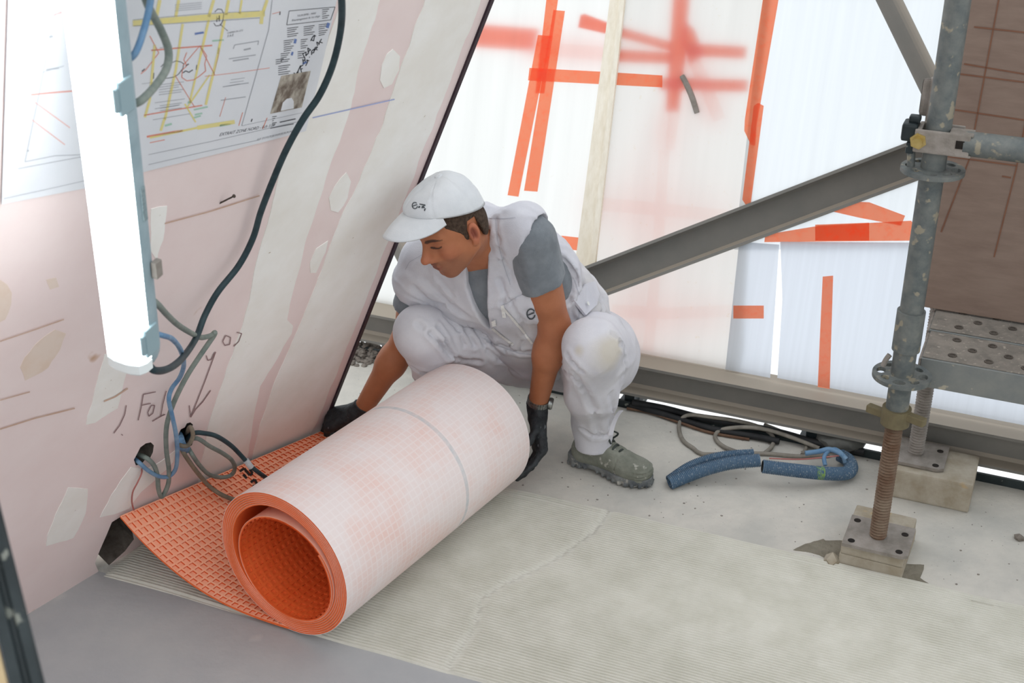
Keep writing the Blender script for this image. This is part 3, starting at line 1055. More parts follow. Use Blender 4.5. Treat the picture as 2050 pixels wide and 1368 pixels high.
def ribs(o, b_, m=None):
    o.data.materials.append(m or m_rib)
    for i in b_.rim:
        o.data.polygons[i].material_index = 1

CELL = .0165
NU = int(RL / CELL)
# inside of the roll
nv = 44


def inner(i, j):
    ph = phi_end - 2 * math.pi * (nv - j) / nv
    p = roll_pt(ph, TH + .0009 + .0034, .002 + (RL - .004) * i / NU)
    q = roll_pt(ph, TH + .0009 + .0134, .002 + (RL - .004) * i / NU)
    return p, (q - p).normalized()


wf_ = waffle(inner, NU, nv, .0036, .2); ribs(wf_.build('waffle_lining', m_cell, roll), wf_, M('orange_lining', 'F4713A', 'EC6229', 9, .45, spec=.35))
# the part that is unrolled
VL = .475
NVF = 28
EDGE0, EDGE1 = W(241, 1038, .012), W(642, 868, .016)


def flat_pt(i, j, h=0.0):
    u, w = i / NU, max(-.05, j / NVF)
    c0 = RA + RU * (RL * u) + UPZ * Z0
    e = EDGE0.lerp(EDGE1, u)
    p = c0.lerp(Vector((e.x, e.y, Z0)), w)
    k = max(0.0, w)
    p.z = Z0 + (max(e.z, Z0) - Z0) * k ** 2.7 + h
    return p


def flat(i, j):
    p = flat_pt(i, j, .0060)
    du = flat_pt(i + .1, j) - flat_pt(i - .1, j)
    dv = flat_pt(i, j + .1) - flat_pt(i, j - .1)
    n = du.cross(dv).normalized()
    return p, n if n.z > 0 else -n


wf_ = waffle(flat, NU, NVF, .0034, .15); ribs(wf_.build('unrolled_waffle', M('orange_cell_wall_shade', 'E2602A', 'D95520', 9, .45), roll), wf_)  # cell walls in darker orange: shade of the recesses put into the colour
b_ = MB()
for i in range(NU + 1):
    for j in range(NVF + 1):
        b_.v.append(flat_pt(i, j, .0004))
for i in range(NU):
    for j in range(NVF):
        b_.f.append(tuple(a_ * (NVF + 1) + c_ for a_, c_ in ((i, j), (i + 1, j), (i + 1, j + 1), (i, j + 1))))
# rim that closes the sheet's edge
edge = [(i, 0) for i in range(NU)] + [(NU, j) for j in range(NVF)] + [(i, NVF) for i in range(NU, 0, -1)] + [(0, j) for j in range(NVF, 0, -1)]
n0 = len(b_.v)
for i, j in edge:
    b_.v += [flat_pt(i, j, .0004), flat_pt(i, j, .0061)]
for k in range(len(edge)):
    k2 = (k + 1) % len(edge)
    b_.f.append((n0 + 2 * k, n0 + 2 * k2, n0 + 2 * k2 + 1, n0 + 2 * k + 1))
b_.build('unrolled_backing', m_orange, roll)
# black stamped characters on the waffle
m_stamp = M('black_stamp', '2B201C', None, rough=.7)


def flat_px(x, y):
    """place on the unrolled sheet seen at a pixel"""
    i, j = NU * .45, NVF * .8

    def pr_(i, j):
        v_ = flat_pt(i, j, .0068) - EYE
        d = v_.dot(FW)
        return CX + FPX * v_.dot(RT) / d - x, CY + FPX * v_.dot(DN) / d - y
    for it in range(12):
        e = pr_(i, j)
        ei, ej = pr_(i + .05, j), pr_(i, j + .05)
        a_, c_, b2, d_ = (ei[0] - e[0]) / .05, (ei[1] - e[1]) / .05, (ej[0] - e[0]) / .05, (ej[1] - e[1]) / .05
        det = a_ * d_ - b2 * c_
        i -= max(-6, min(6, (d_ * e[0] - b2 * e[1]) / det))
        j -= max(-6, min(6, (a_ * e[1] - c_ * e[0]) / det))
        i, j = max(-2, min(NU + 2, i)), max(-1, min(NVF + 1, j))
    return flat_pt(i, j, .0068)


def stamp(pts, w=5):
    b2 = MB()
    for (x0, y0), (x1, y1) in zip(pts[:-1], pts[1:]):
        d = math.hypot(x1 - x0, y1 - y0)
        nx, ny = -(y1 - y0) / d * w / 2, (x1 - x0) / d * w / 2
        b2.add([flat_px(x0 + nx, y0 + ny), flat_px(x1 + nx, y1 + ny), flat_px(x1 - nx, y1 - ny), flat_px(x0 - nx, y0 - ny)], [(0, 1, 2, 3)])
    b2.build('stamped_character', m_stamp, roll)


stamp([(480, 944), (489, 938), (500, 952), (506, 948), (500, 940)], 5)
stamp([(487, 950), (494, 958)], 5)
stamp([(502, 966), (510, 960), (516, 972), (506, 974)], 5)
stamp([(508, 975), (516, 968)], 4)

# ================================================================== BATTEN LAMP
LB, LT = DP(271, 722, 2.03), DP(181, -60, 1.66)
LA = (LT - LB).normalized()
view = (EYE - LB).normalized()
lw = view.cross(LA).normalized()                     # across, image left or right
if lw.x < 0:
    lw = -lw
lf = LA.cross(lw)
if lf.dot(view) < 0:
    lf = -lf
ang = math.radians(38)
ln_ = (lf * math.cos(ang) - lw * math.sin(ang)).normalized()      # the way the diffuser faces
lx = LA.cross(ln_).normalized()
if lx.dot(lw) < 0:
    lx = -lx
lamp = thing('batten_lamp', LB, 'lit tubular batten lamp with grey housing hanging before the pink wall', 'lamp')
LLEN = (LT - LB).length


def lamp_prof(pts, a0, a1, name, mat, parent=lamp, taper=None):
    """closed section (x across, y out of the face) swept along the lamp with rounded ends"""
    b_ = MB()
    steps = [(a0, .55), (a0 + .006, .80), (a0 + .016, .95), (a0 + .03, 1.0), (a1 - .02, 1.0), (a1, .9)] if taper is None else [(a0, 1), (a1, 1)]
    n = len(pts)
    for al, k in steps:
        for x, y in pts:
            b_.v.append(LB + LA * al + lx * (x * k) + ln_ * (y * k if taper is None else y))
    for i in range(len(steps) - 1):
        for k in range(n):
            k2 = (k + 1) % n
            b_.f.append((i * n + k, i * n + k2, (i + 1) * n + k2, (i + 1) * n + k))
    b_.f += [tuple(range(n - 1, -1, -1)), tuple((len(steps) - 1) * n + k for k in range(n))]
    return b_.build(name, mat, parent, smooth=True)


LW_ = .036
body_sec = [(-.034, .004), (-.036, -.010), (-.030, -.026), (-.018, -.032), (.018, -.032), (.030, -.026), (.036, -.010), (.034, .004)]
diff_sec = [(-.035, .0045), (-.0345, .018), (-.028, .029), (-.012, .034), (.012, .034), (.028, .029), (.0345, .018), (.035, .0045)]
lamp_prof(body_sec, -.004, LLEN + .25, 'housing', m_house)
lamp_prof([(x * .985, y) for x, y in diff_sec], .022, LLEN + .25, 'diffuser', m_lamp, taper=1)
lamp_prof(diff_sec, -.012, .0215, 'diffuser_cap', m_diffend, taper=None)
for al in (.055, .46):
    b_ = MB()
    b_.bbox(LB + LA * al + lx * .036 + ln_ * .004, LA, ln_, lx, .05, .03, .007, .002)
    b_.bbox(LB + LA * al + lx * .0345 + ln_ * .02, LA, ln_, lx, .035, .012, .006, .002)
    b_.build('clip', m_clip, lamp)
b_ = MB()
b_.bbox(LB + LA * .17 + lx * .040 - ln_ * .022, LA, ln_, lx, .028, .016, .010, .002)
b_.build('bracket', m_dusty, lamp)
b_ = MB()
b_.bbox(LB + LA * .285 + lx * .0365 - ln_ * .012, LA, ln_, lx, .055, .010, .002, .0005)
b_.build('rating_sticker', M('sticker_grey', '6E8084', '8FA0A4', 200, .5), lamp)

# ================================================================== CABLES ON THE WALL


def wall_cable(name, pts, r, mat, label, n=8):
    P_ = []
    for q in pts:
        p = W(q[0], q[1], q[2])
        if len(q) > 3:                     # part of the way from the wall to the lamp
            p = p.lerp(DP(q[0], q[1], 2.03 - (722 - q[1]) * .37 / 782 + .015), q[3])
        P_.append(p)
    P_ = smooth_path(P_, n)
    b_ = MB()
    b_.tube(P_, r, 10)
    o = b_.build(name, mat, smooth=True)
    return tag(o, label, 'cable')


wall_cable('black_cable', [(640, -330, .05), (662, -160, .06), (676, -60, .06), (684, 0, .06), (682, 60, .05), (666, 130, .045), (640, 190, .04), (606, 240, .035), (573, 300, .03), (545, 365, .025), (522, 425, .022), (506, 478, .022),
                           (478, 532, .025), (436, 585, .03), (410, 632, .04), (392, 678, .03, .16), (366, 716, .02, .5), (338, 738, .01, .85), (310, 742, 0, 1), (296, 728, 0, 1)], .0062, m_blackcable,
           'thick black cable curving down the pink wall to the lamp end')
wall_cable('grey_green_cable', [(270, -60, .02, .6), (284, -30, .02, .5), (296, 10, .02, .4), (322, 60, .02, .3), (337, 100, .02, .3), (334, 135, .02, .4), (314, 168, .01, .65), (284, 200, 0, 1), (262, 210, 0, 1)], .0058, m_greencable,
           'grey green cable bowing out behind the lamp over the drawing')
wall_cable('blue_cable', [(310, -90, .03, .4), (306, -40, .03, .5), (300, 10, .03, .6), (288, 60, .02, .8), (272, 104, 0, 1), (256, 120, 0, 1)], .0048, m_bluecable, 'short blue cable behind the lamp top, crossing the grey green one')
wall_cable('grey_cable', [(300, 596, 0, 1), (318, 612, 0, .97), (336, 632, .01, .75), (358, 652, .02, .45), (384, 668, .025, .2), (402, 676, .03, .05), (422, 672, .03), (430, 666, .03), (428, 672, .03), (420, 684, .03), (398, 716, .03), (376, 750, .03), (356, 788, .03),
                          (342, 822, .03), (333, 858, .03), (333, 900, .03), (338, 940, .03), (337, 968, .03), (328, 990, .03), (322, 994, .03), (317, 978, .025), (315, 952, .02), (308, 932, .015), (294, 918, .006), (276, 910, -.02)], .0052, m_greencable,
           'grey cable looping from the lamp down to the lower hole in the wall')
wall_cable('blue_cable', [(308, 668, 0, 1), (326, 672, 0, .97), (346, 680, .01, .75), (362, 702, .02, .45), (368, 730, .03, .2), (360, 756, .04, .03), (344, 778, .036), (338, 800, .04), (344, 830, .045), (352, 868, .05), (355, 905, .045), (352, 938, .04), (338, 954, .03), (318, 954, .025), (296, 942, .015), (278, 926, .003), (268, 918, -.02)], .0046, m_bluecable,
           'blue cable winding from the lamp housing into the lower wall hole')
wall_cable('brown_cable', [(372, 880, -.03), (376, 862, .0), (382, 856, .02), (386, 874, .03), (376, 892, .03), (362, 892, .02), (357, 880, -.01)], .0048, m_browncable, 'short brown cable curled in the mouth of the upper wall hole')
wall_cable('grey_cable', [(366, 886, -.02), (388, 868, .015), (410, 868, .03), (434, 874, .045), (462, 892, .06), (484, 914, .08), (500, 932, .10), (520, 948, .12), (548, 968, .13)], .0054, m_blackcable,
           'dark grey cable with a white sticker running from the upper hole behind the roll')
wall_cable('grey_cable', [(372, 884, -.02), (394, 878, .015), (420, 894, .03), (446, 908, .04), (464, 922, .05), (470, 938, .05), (462, 952, .045), (442, 956, .04), (418, 950, .035), (398, 930, .028), (382, 906, .018), (374, 892, -.02)], .005, m_greencable,
           'grey cable in a drop shaped loop at the upper wall hole')
wall_cable('brown_cable', [(360, 888, -.02), (366, 904, .012), (380, 926, .025), (398, 950, .035), (420, 975, .05), (446, 992, .075), (478, 1004, .10)], .0052, m_browncable,
           'brown cable running from the upper hole over the waffled membrane')
wall_cable('red_wire', [(280, 930, -.01), (284, 945, .006), (276, 965, .012), (266, 985, .012), (264, 1005, .014), (268, 1022, .016)], .0018, m_redwire, 'thin red wire hanging below the lower wall hole')
b_ = MB()                                  # sticker on the dark cable
sa, sb = W(492, 922, .09), W(503, 936, .105)
b_.cyl(sa, sb, .0072, 12)
tag(b_.build('cable_sticker', M('white_sticker', 'C9CDD0', 'B5B9BD', 90, .6)), 'white marking sleeve on the dark cable beside the roll', 'cable tag')
b_ = MB()                                  # blue bundle in the hole
b_.tube(smooth_path([W(357, 872, -.015), W(360, 880, .006), W(364, 892, .012), W(372, 900, .004)], 14), [.009 + .0012 * (k % 2) for k in range(43)], 12)
tag(b_.build('conduit_stub', m_bluecable, smooth=True), 'blue corrugated conduit stub sticking out of the upper wall hole', 'conduit')

# ================================================================== SCAFFOLD
PXY = Vector((.834, 2.480, 0))
ZP = 0.065
FZ = Vector((0, 0, 1))


def zat(P, py):
    """height on the vertical line through P seen at image row py"""
    r = ray(CX, py)
    return EYE.z + P.y * r.z / r.y


def screw(b_, p, z0, z1, r=.0175, tp=.0075):
    """coarse threaded spindle"""
    n = int((z1 - z0) / tp * 6)
    P_ = [p + FZ * (z0 + (z1 - z0) * k / n - p.z) for k in range(n + 1)]
    b_.tube(P_, [r + .0022 * math.cos(2 * math.pi * k / 6) for k in range(n + 1)], 18)


def rosette(b_, p, r=.062):
    """octagonal-rounded ring plate with eight holes"""
    n = 48
    th = .009
    out = [p + FD * (math.cos(2 * math.pi * k / n) * r) + FO * (math.sin(2 * math.pi * k / n) * r) for k in range(n)]
    mid = [p + FD * (math.cos(2 * math.pi * k / n) * .024) + FO * (math.sin(2 * math.pi * k / n) * .024) for k in range(n)]
    bm = bmesh.new()
    vo = [bm.verts.new(v_) for v_ in out]
    bm.faces.new(vo)
    loops = [vo]
    es = list(bm.edges)
    for h in range(8):
        a_ = 2 * math.pi * h / 8
        rr, rc = (.0095 if h % 2 else .0125), .044
        c0 = p + (FD * math.cos(a_) + FO * math.sin(a_)) * rc
        d0, d1 = FD * math.cos(a_) + FO * math.sin(a_), FO * math.cos(a_) - FD * math.sin(a_)
        hv = [bm.verts.new(c0 + d0 * (math.cos(q) * rr * .8) + d1 * (math.sin(q) * rr * 1.15)) for q in [2 * math.pi * k / 10 for k in range(10)]]
        for k in range(10):
            es.append(bm.edges.new((hv[k], hv[(k + 1) % 10])))
        loops.append(hv)
    bmesh.ops.delete(bm, geom=list(bm.faces), context='FACES_ONLY')
    bmesh.ops.triangle_fill(bm, edges=es, use_beauty=True, use_dissolve=False)
    r_ = bmesh.ops.extrude_face_region(bm, geom=list(bm.faces))
    bmesh.ops.translate(bm, verts=[g for g in r_['geom'] if isinstance(g, bmesh.types.BMVert)], vec=FZ * th)
    bm.verts.index_update()
    b_.add([v_.co for v_ in bm.verts], [tuple(v_.index for v_ in f_.verts) for f_ in bm.faces])
    bm.free()


def jack(name, P, ztop, znut, label, mat_th, mat_pl, wing=True):
    th = thing(name, P, label, 'screw jack')
    b_ = MB(); screw(b_, P, P.z + .006, ztop); b_.build('threaded_spindle', mat_th, th, smooth=True)
    # base plate with two holes
    bm = MB()
    n = 10
    outer = [(-.07, -.06), (.062, -.06), (.075, -.05), (.075, .065), (-.07, .065)]
    bm.prism([P + FD * x + FO * y for x, y in outer], FZ * .008)
    o = bm.build('base_plate', mat_pl, th)
    for x, y in ((-.052, -.042), (.056, .03), (.054, -.044), (-.054, .045)):
        h = MB(); h.cyl(P + FD * x + FO * y + FZ * .0078, P + FD * x + FO * y + FZ * .0088, .008, 12); h.build('plate_hole', m_dark, th)
    if wing:
        b_ = MB()
        c0 = P + FZ * (znut - P.z)
        b_.pipe(c0 - FZ * .02, c0 + FZ * .02, .031, .0205, 24)
        wd = (FD * .93 - FO * .35).normalized()
        wq = FZ.cross(wd)
        for sgn, up_ in ((-1, -.006), (1, .008)):
            b_.bbox(c0 + wd * sgn * .046 + FZ * up_, wd, wq, FZ, .044, .018, .018, .003)
        b_.build('wing_nut', M('brass_nut_dusty', '7E7458', '6A624C', 20, .7, metal=.2), th)
    return th


# wooden blocks under the front jack
Pf = Vector((PXY.x, PXY.y, ZP))
top_px = [(1676, 1082), (1800, 1113), (1846, 1040), (1724, 1012)]
for z0, z1, grow, lab in ((0.0, .031, .004, 'lower of two dusty wooden blocks under the front screw jack'),
                          (.032, .064, 0.0, 'upper of two dusty wooden blocks under the front screw jack')):
    q = [G(x, y, .064) for x, y in top_px]
    cen = sum(q, Vector()) / 4
    ax = ((q[1] - q[0]) + (q[2] - q[3])); sx = ax.length / 2 + grow; ax.normalize()
    ay = FZ.cross(ax); sy = abs((q[3] - q[0]).dot(ay) + (q[2] - q[1]).dot(ay)) / 2 + grow
    b_ = MB(); b_.bbox(Vector((cen.x, cen.y, (z0 + z1) / 2)) + ay * grow, ax, ay, FZ, sx, sy, z1 - z0, .004)
    tag(b_.build('wooden_block', m_wood), lab, 'wooden block')
jack('screw_jack', Pf, zat(PXY, 800), zat(PXY, 832), 'rusty threaded screw jack with wing nut on wooden blocks, nearest to the viewer', m_rust, m_dusty)

stand = thing('scaffold_standard', Vector((PXY.x, PXY.y, zat(PXY, 818))), 'dusty galvanised upright scaffold pole with ring plates in front of the brown panel', 'scaffold pole')
b_ = MB(); b_.pipe(PXY + FZ * zat(PXY, 818), PXY + FZ * zat(PXY, 690), .0242, .0195, 28); b_.build('base_collar', m_galv, stand, smooth=True)
b_ = MB(); b_.pipe(PXY + FZ * zat(PXY, 700), PXY + FZ * zat(PXY, 622), .0292, .0243, 28); b_.build('sleeve', m_galv, stand, smooth=True)
b_ = MB(); b_.pipe(PXY + FZ * zat(PXY, 688), PXY + FZ * 2.15, .0242, .0205, 28); b_.build('tube', m_galv, stand, smooth=True)
for py in (752, 340):
    b_ = MB(); rosette(b_, PXY + FZ * (zat(PXY, py) - .0045)); b_.build('ring_plate', m_galv, stand)
b_ = MB(); b_.tube(smooth_path([PXY - FD * .03 - FO * .01 + FZ * (zat(PXY, 712)), PXY - FD * .036 - FO * .012 + FZ * zat(PXY, 722), PXY - FD * .040 - FO * .01 + FZ * zat(PXY, 735)], 4), .006, 8)
b_.build('locking_pin', m_dusty, stand, smooth=True)

# ledger with its clamp on the pole
zl = zat(PXY, 277)
led = thing('scaffold_ledger', PXY + FZ * zl, 'horizontal galvanised scaffold tube clamped to the pole at right', 'scaffold tube')
b_ = MB(); b_.pipe(PXY - FO * .012 + FD * .052 + FZ * zl, PXY - FO * .012 + FD * 1.0 + FZ * zl, .0242, .0205, 28); b_.build('tube', m_galv, led, smooth=True)
b_ = MB()                                  # clamp band: plate in front and arms round the pole
c0 = PXY - FO * .030 + FZ * zl
b_.bbox(c0 + FD * .012, FD, FO, FZ, .105, .007, .046, .003)
b_.bbox(PXY + FO * .030 + FD * .005 + FZ * zl, FD, FO, FZ, .085, .007, .044, .003)
for zz in (-.021, .021):
    b_.bbox(PXY - FO * .012 + FD * .046 + FZ * (zl + zz), FD, FO, FZ, .045, .04, .005, .002)
b_.bbox(PXY - FD * .034 + FZ * zl, FD, FO, FZ, .010, .066, .044, .003)
b_.build('clamp', m_dusty, led)
b_ = MB(); b_.bbox(c0 + FD * .046 - FO * .0038 + FZ * .002, FD, FO, FZ, .016, .002, .016, .0005); b_.build('clamp_slot', m_dark, led)
m_brass = M('yellow_zinc', 'B09A5C', 'C7B07A', 30, .35, metal=.7)
b_ = MB()
bc = c0 - FD * .032
b_.cyl(bc, bc - FO * .006, .0165, 6); b_.cyl(bc - FO * .006, bc - FO * .020, .0095, 16)
b_.build('bolt', m_brass, led, smooth=True)
b_ = MB()
g0 = PXY - FD * .052 - FO * .006 + FZ * (zl + .012)
b_.bbox(g0, FD, FO, FZ, .030, .045, .036, .006)
b_.bbox(g0 + FZ * .024 + FD * .006, FD, FO, FZ, .022, .022, .014, .004)
b_.bbox(g0 - FZ * .034 + FD * .004, FD, FO, FZ, .016, .02, .024, .004)
b_.build('hinge_nut', m_black, led)
b_ = MB(); b_.tube(smooth_path([g0 - FZ * .03 + FD * .004, g0 - FZ * .05 + FD * .008, g0 - FZ * .075 + FD * .010], 4), .008, 10); b_.build('swing_bolt', m_galv, led, smooth=True)
# dusty eye plate behind the pole
b_ = MB()
e0 = PXY - FD * .022 + FO * .05 + FZ * zat(PXY, 222)
b_.bbox(e0 + FZ * .01, FD, FO, FZ, .05, .012, .075, .008)
eye = thing('eye_bracket', e0, 'dusty steel eye bracket behind the scaffold pole above the clamp', 'bracket')
b_.build('plate', m_dusty, eye)
b_ = MB(); b_.cyl(e0 - FZ * .004 + FD * .006 - FO * .0065, e0 - FZ * .004 + FD * .006 - FO * .0055, .012, 16); b_.build('eye_hole', m_dark, eye)
b_ = MB(); b_.cyl(e0 + FZ * .05, e0 - FZ * .10, .011, 12); b_.build('rod', m_dusty, eye, smooth=True)

# rear pole on its jack
Pr = Vector((1.011, 2.818, .082))
b_ = MB(); b_.bbox(Vector((Pr.x, Pr.y, .04)) + FD * .049 - FO * .01, FD, FO, FZ, .20, .15, .08, .005)
tag(b_.build('wooden_block', m_wood), 'long dusty wooden block under the rear screw jack beside the sill beam', 'wooden block')
jack('screw_jack', Pr, .66, .56, 'dusty threaded screw jack behind the scaffold deck, farther from the viewer', m_dusty, m_dusty, wing=False)
b_ = MB()
rp = Vector((Pr.x, Pr.y, .60))
b_.pipe(rp, rp + FZ * .95, .0242, .0205, 24)
rs = thing('scaffold_standard', rp, 'dust covered rear scaffold pole mostly hidden behind the brown panel', 'scaffold pole')
b_.build('tube', m_dusty, rs, smooth=True)
b_ = MB()
for zz, rr in ((.655, .034), (.625, .036), (.70, .033)):
    n = 28
    q = Vector((Pr.x, Pr.y, zz))
    b_.tube([q + (FD * math.cos(2 * math.pi * k / n) + FO * math.sin(2 * math.pi * k / n)) * rr + FZ * .012 * math.sin(2 * math.pi * k / n + zz * 40) for k in range(n)], .012, 8, closed=True)
b_.build('coupler', m_dusty, rs, smooth=True)

# steel deck planks
zt = .505
m_deck = M('dusty_deck_steel', '8E877E', '757069', 24, .85, metal=.1, bump=.35, bscale=60, speck='A0988D', speck_scale=90, speck_amt=.64)
m_deckside = M('deck_side_steel', '767B7C', '888A86', 12, .6, metal=.3, speck='B1AA9A', speck_scale=28, speck_amt=.64, bump=.1)
m_hole = M('dust_filled_hole', '4E4842', '5E5750', 60, .95)
dk0 = G(1845, 718, zt)
for i, lab in enumerate(('front dusty perforated steel scaffold plank', 'rear dusty perforated steel scaffold plank against the brown panel')):
    wdt = .143
    o0 = dk0 + FO * (i * (wdt + .008)) + FD * (-.004 if i else 0)
    th = thing('scaffold_plank', o0 - FZ * .07, lab, 'scaffold plank')
    b_ = MB()
    sec = [(0, 0), (0, -.066), (.012, -.070), (.012, -.064), (.004, -.060), (.004, -.004), (wdt - .004, -.004), (wdt - .004, -.060), (wdt - .012, -.064), (wdt - .012, -.070), (wdt, -.066), (wdt, 0), (wdt - .006, .003), (.006, .003)]
    v, f = tri_cap_prism([o0 + FO * x + FZ * y for x, y in sec], FD * 1.1)
    b_.add(v, f); b_.build('deck', m_deckside, th)
    b_ = MB()
    b_.bbox(o0 + FD * .55 + FO * wdt / 2 + FZ * .0035, FD, FO, FZ, 1.098, wdt - .006, .002, .0008); b_.build('dust_layer', m_deck, th)
    b_ = MB()                              # end plate
    b_.bbox(o0 - FD * .003 + FO * wdt / 2 - FZ * .034, FD, FO, FZ, .006, wdt - .004, .066, .002); b_.build('end_plate', m_dusty, th)
    for a_ in range(9):
        for c_ in range(3):
            p = o0 + FD * (.06 + a_ * .075 + (.037 if c_ % 2 else 0)) + FO * ((.03 + c_ * .041)) + FZ * .0042
            b_ = MB()
            b_.pipe(p, p + FZ * .0026, .0095, .006, 10)
            b_.cyl(p + FZ * .0002, p + FZ * .0006, .0062, 10)
            b_.build('anti_slip_hole', m_hole, th)

# brown plywood panel behind the planks
y0 = dk0 + FO * .262
pc = y0 + FD * .30 + FZ * 0
ply = thing('plywood_panel', Vector((pc.x, pc.y, zt + .006)), 'large brown plywood panel standing behind the scaffold planks at right', 'panel')
b_ = MB(); b_.bbox(y0 + FD * .61 + FZ * .709, FD, FO, FZ, 1.3, .018, 1.4, .002); b_.build('board', m_ply, ply)
m_groove = M('panel_groove', '7F5A47', '745141', 20, .8)


def PL(x, y, off=.0):
    return plane_hit(x, y, y0 - FO * (.009 + off), -FO)


def groove(px):
    b_ = MB()
    stroke(b_, px, 3.2, .0012, hit=PL)
    b_.build('saw_groove', m_groove, ply)


for px in ([(2003, -20), (1940, 320), (1884, 465)], [(2062, 200), (2034, 340), (1990, 515)], [(1950, 54), (2060, 66)], [(1930, 128), (2060, 150)], [(1920, 148), (2060, 166)], [(1912, 220), (2060, 242)], [(1890, 312), (2036, 332)],
           [(2006, 353), (2024, 356)]):
    groove(px)

# ================================================================== CONDUITS, COIL, DEBRIS


def conduit(pts, r, label, parent=None, rib=.0045):
    P_ = smooth_path(pts, 40)
    # resample evenly
    L = [0]
    for a_, b2 in zip(P_[:-1], P_[1:]):
        L.append(L[-1] + (b2 - a_).length)
    n = int(L[-1] / rib * 4)
    Q = []
    k = 0
    for i in range(n + 1):
        s = L[-1] * i / n
        while k < len(L) - 2 and L[k + 1] < s:
            k += 1
        Q.append(P_[k].lerp(P_[k + 1], (s - L[k]) / max(1e-9, L[k + 1] - L[k])))
    b_ = MB()
    b_.tube(Q, [r + (.0011 if (i // 2) % 2 else -.0011) for i in range(n + 1)], 18, caps=False)
    return b_, Q


cA = [G(1328, 972, .018), G(1380, 944, .035), G(1440, 924, .05), G(1520, 914, .062)]
b_, Q = conduit([G(1340, 968, .016), G(1400, 944, .035), G(1460, 928, .052), G(1522, 922, .064)], .0165, '')
cd = thing('corrugated_conduit', G(1340, 968, 0), 'blue corrugated conduit rising from the floor in front of the work shoe', 'conduit')
b_.build('pipe', m_conduit, cd, smooth=True)
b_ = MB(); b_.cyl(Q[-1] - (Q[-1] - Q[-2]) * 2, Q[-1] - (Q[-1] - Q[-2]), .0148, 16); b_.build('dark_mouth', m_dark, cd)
b_, Q = conduit([G(1338, 962, .012), G(1384, 932, .034), G(1440, 914, .05), G(1508, 908, .056)], .011, '')
cd2 = thing('corrugated_conduit', G(1338, 960, 0), 'thinner blue conduit lying just behind the first one', 'conduit')
b_.build('pipe', m_conduit, cd2, smooth=True)
b_, Q = conduit([G(1526, 934, .055), G(1590, 942, .046), G(1650, 948, .034), G(1692, 948, .024), G(1704, 938, .022), G(1698, 922, .022), G(1682, 912, .024)], .0165, '')
cd3 = thing('corrugated_conduit', G(1650, 955, 0), 'blue corrugated conduit bent up at right with a yellow green mark', 'conduit')
b_.build('pipe', m_conduit, cd3, smooth=True)
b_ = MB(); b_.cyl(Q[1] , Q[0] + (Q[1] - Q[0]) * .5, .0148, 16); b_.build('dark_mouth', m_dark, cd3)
b_ = MB()
kk = int(len(Q) * .42)
b_.tube(Q[kk:kk + 18], [.0172] * 18, 12, caps=False)
b_.build('yellow_mark', M('yellow_green_paint', '8FB52A', '3A5878', 60, .6, lo=.45, hi=.55), cd3)


def floor_cable(name, pts, r, mat, label):
    b_ = MB()
    b_.tube(smooth_path([G(x, y, z) for x, y, z in pts], 8), r, 10)
    return tag(b_.build(name, mat, smooth=True), label, 'cable')


floor_cable('blue_cable', [(1612, 908, .04), (1640, 904, .045), (1660, 900, .05), (1682, 908, .05), (1694, 920, .04)], .0066, m_bluecable, 'blue cable arching into the bent conduit at right')
floor_cable('blue_cable', [(1652, 932, .022), (1650, 916, .035), (1658, 904, .045), (1672, 900, .05), (1686, 910, .05), (1692, 926, .03)], .0055, m_bluecable, 'small blue cable loop standing at the bent conduit')
floor_cable('red_wire', [(1540, 918, .03), (1600, 920, .03), (1650, 916, .035), (1684, 912, .045)], .002, m_redwire, 'red wire stretched over the right hand conduit')
floor_cable('grey_cable', [(1660, 912, .006), (1600, 914, .006), (1540, 909, .006), (1480, 908, .006), (1418, 910, .006), (1398, 906, .006), (1388, 898, .006), (1370, 885, .006), (1361, 868, .006), (1360, 850, .006), (1368, 836, .02), (1386, 831, .03), (1420, 835, .034),
                           (1470, 842, .034), (1512, 852, .030), (1540, 866, .016), (1549, 880, .006), (1544, 896, .006), (1530, 908, .006)], .0056, m_greycable, 'dusty grey cable lying in a wide loop behind the blue conduits')
floor_cable('grey_cable', [(1478, 906, .016), (1452, 896, .008), (1436, 884, .006), (1432, 872, .006), (1442, 862, .014), (1466, 857, .026), (1500, 856, .034), (1540, 862, .032), (1590, 878, .024), (1640, 898, .014)], .0056, m_greycable, 'dusty grey cable in a smaller loop inside the wide one')
floor_cable('grey_cable', [(1530, 850, .012), (1570, 866, .008), (1606, 882, .006), (1614, 896, .006), (1606, 910, .006)], .005, m_greycable, 'short dusty grey cable end near the bent conduit')
for i, (pts, lab) in enumerate([([(1262, 812, .014), (1310, 824, .014), (1380, 846, .012), (1440, 862, .012), (1500, 872, .012), (1560, 884, .012)], 'black cable lying along the slab edge in front of the beam'),
                                ([(1266, 806, .026), (1330, 818, .022), (1400, 836, .02), (1480, 850, .02), (1560, 866, .02), (1640, 888, .02), (1730, 905, .02)], 'upper black cable lying against the slab edge angle'),
                                ([(1255, 818, .008), (1300, 826, .008), (1360, 846, .008), (1420, 866, .006), (1500, 880, .006)], 'rusty brown cable on the floor before the black ones')]):
    floor_cable('edge_cable', pts, (.009, .010, .004)[i], (m_rubber, m_rubber, M('rust_cable', '5A4234', '6D5443', 30, .8))[i], lab)
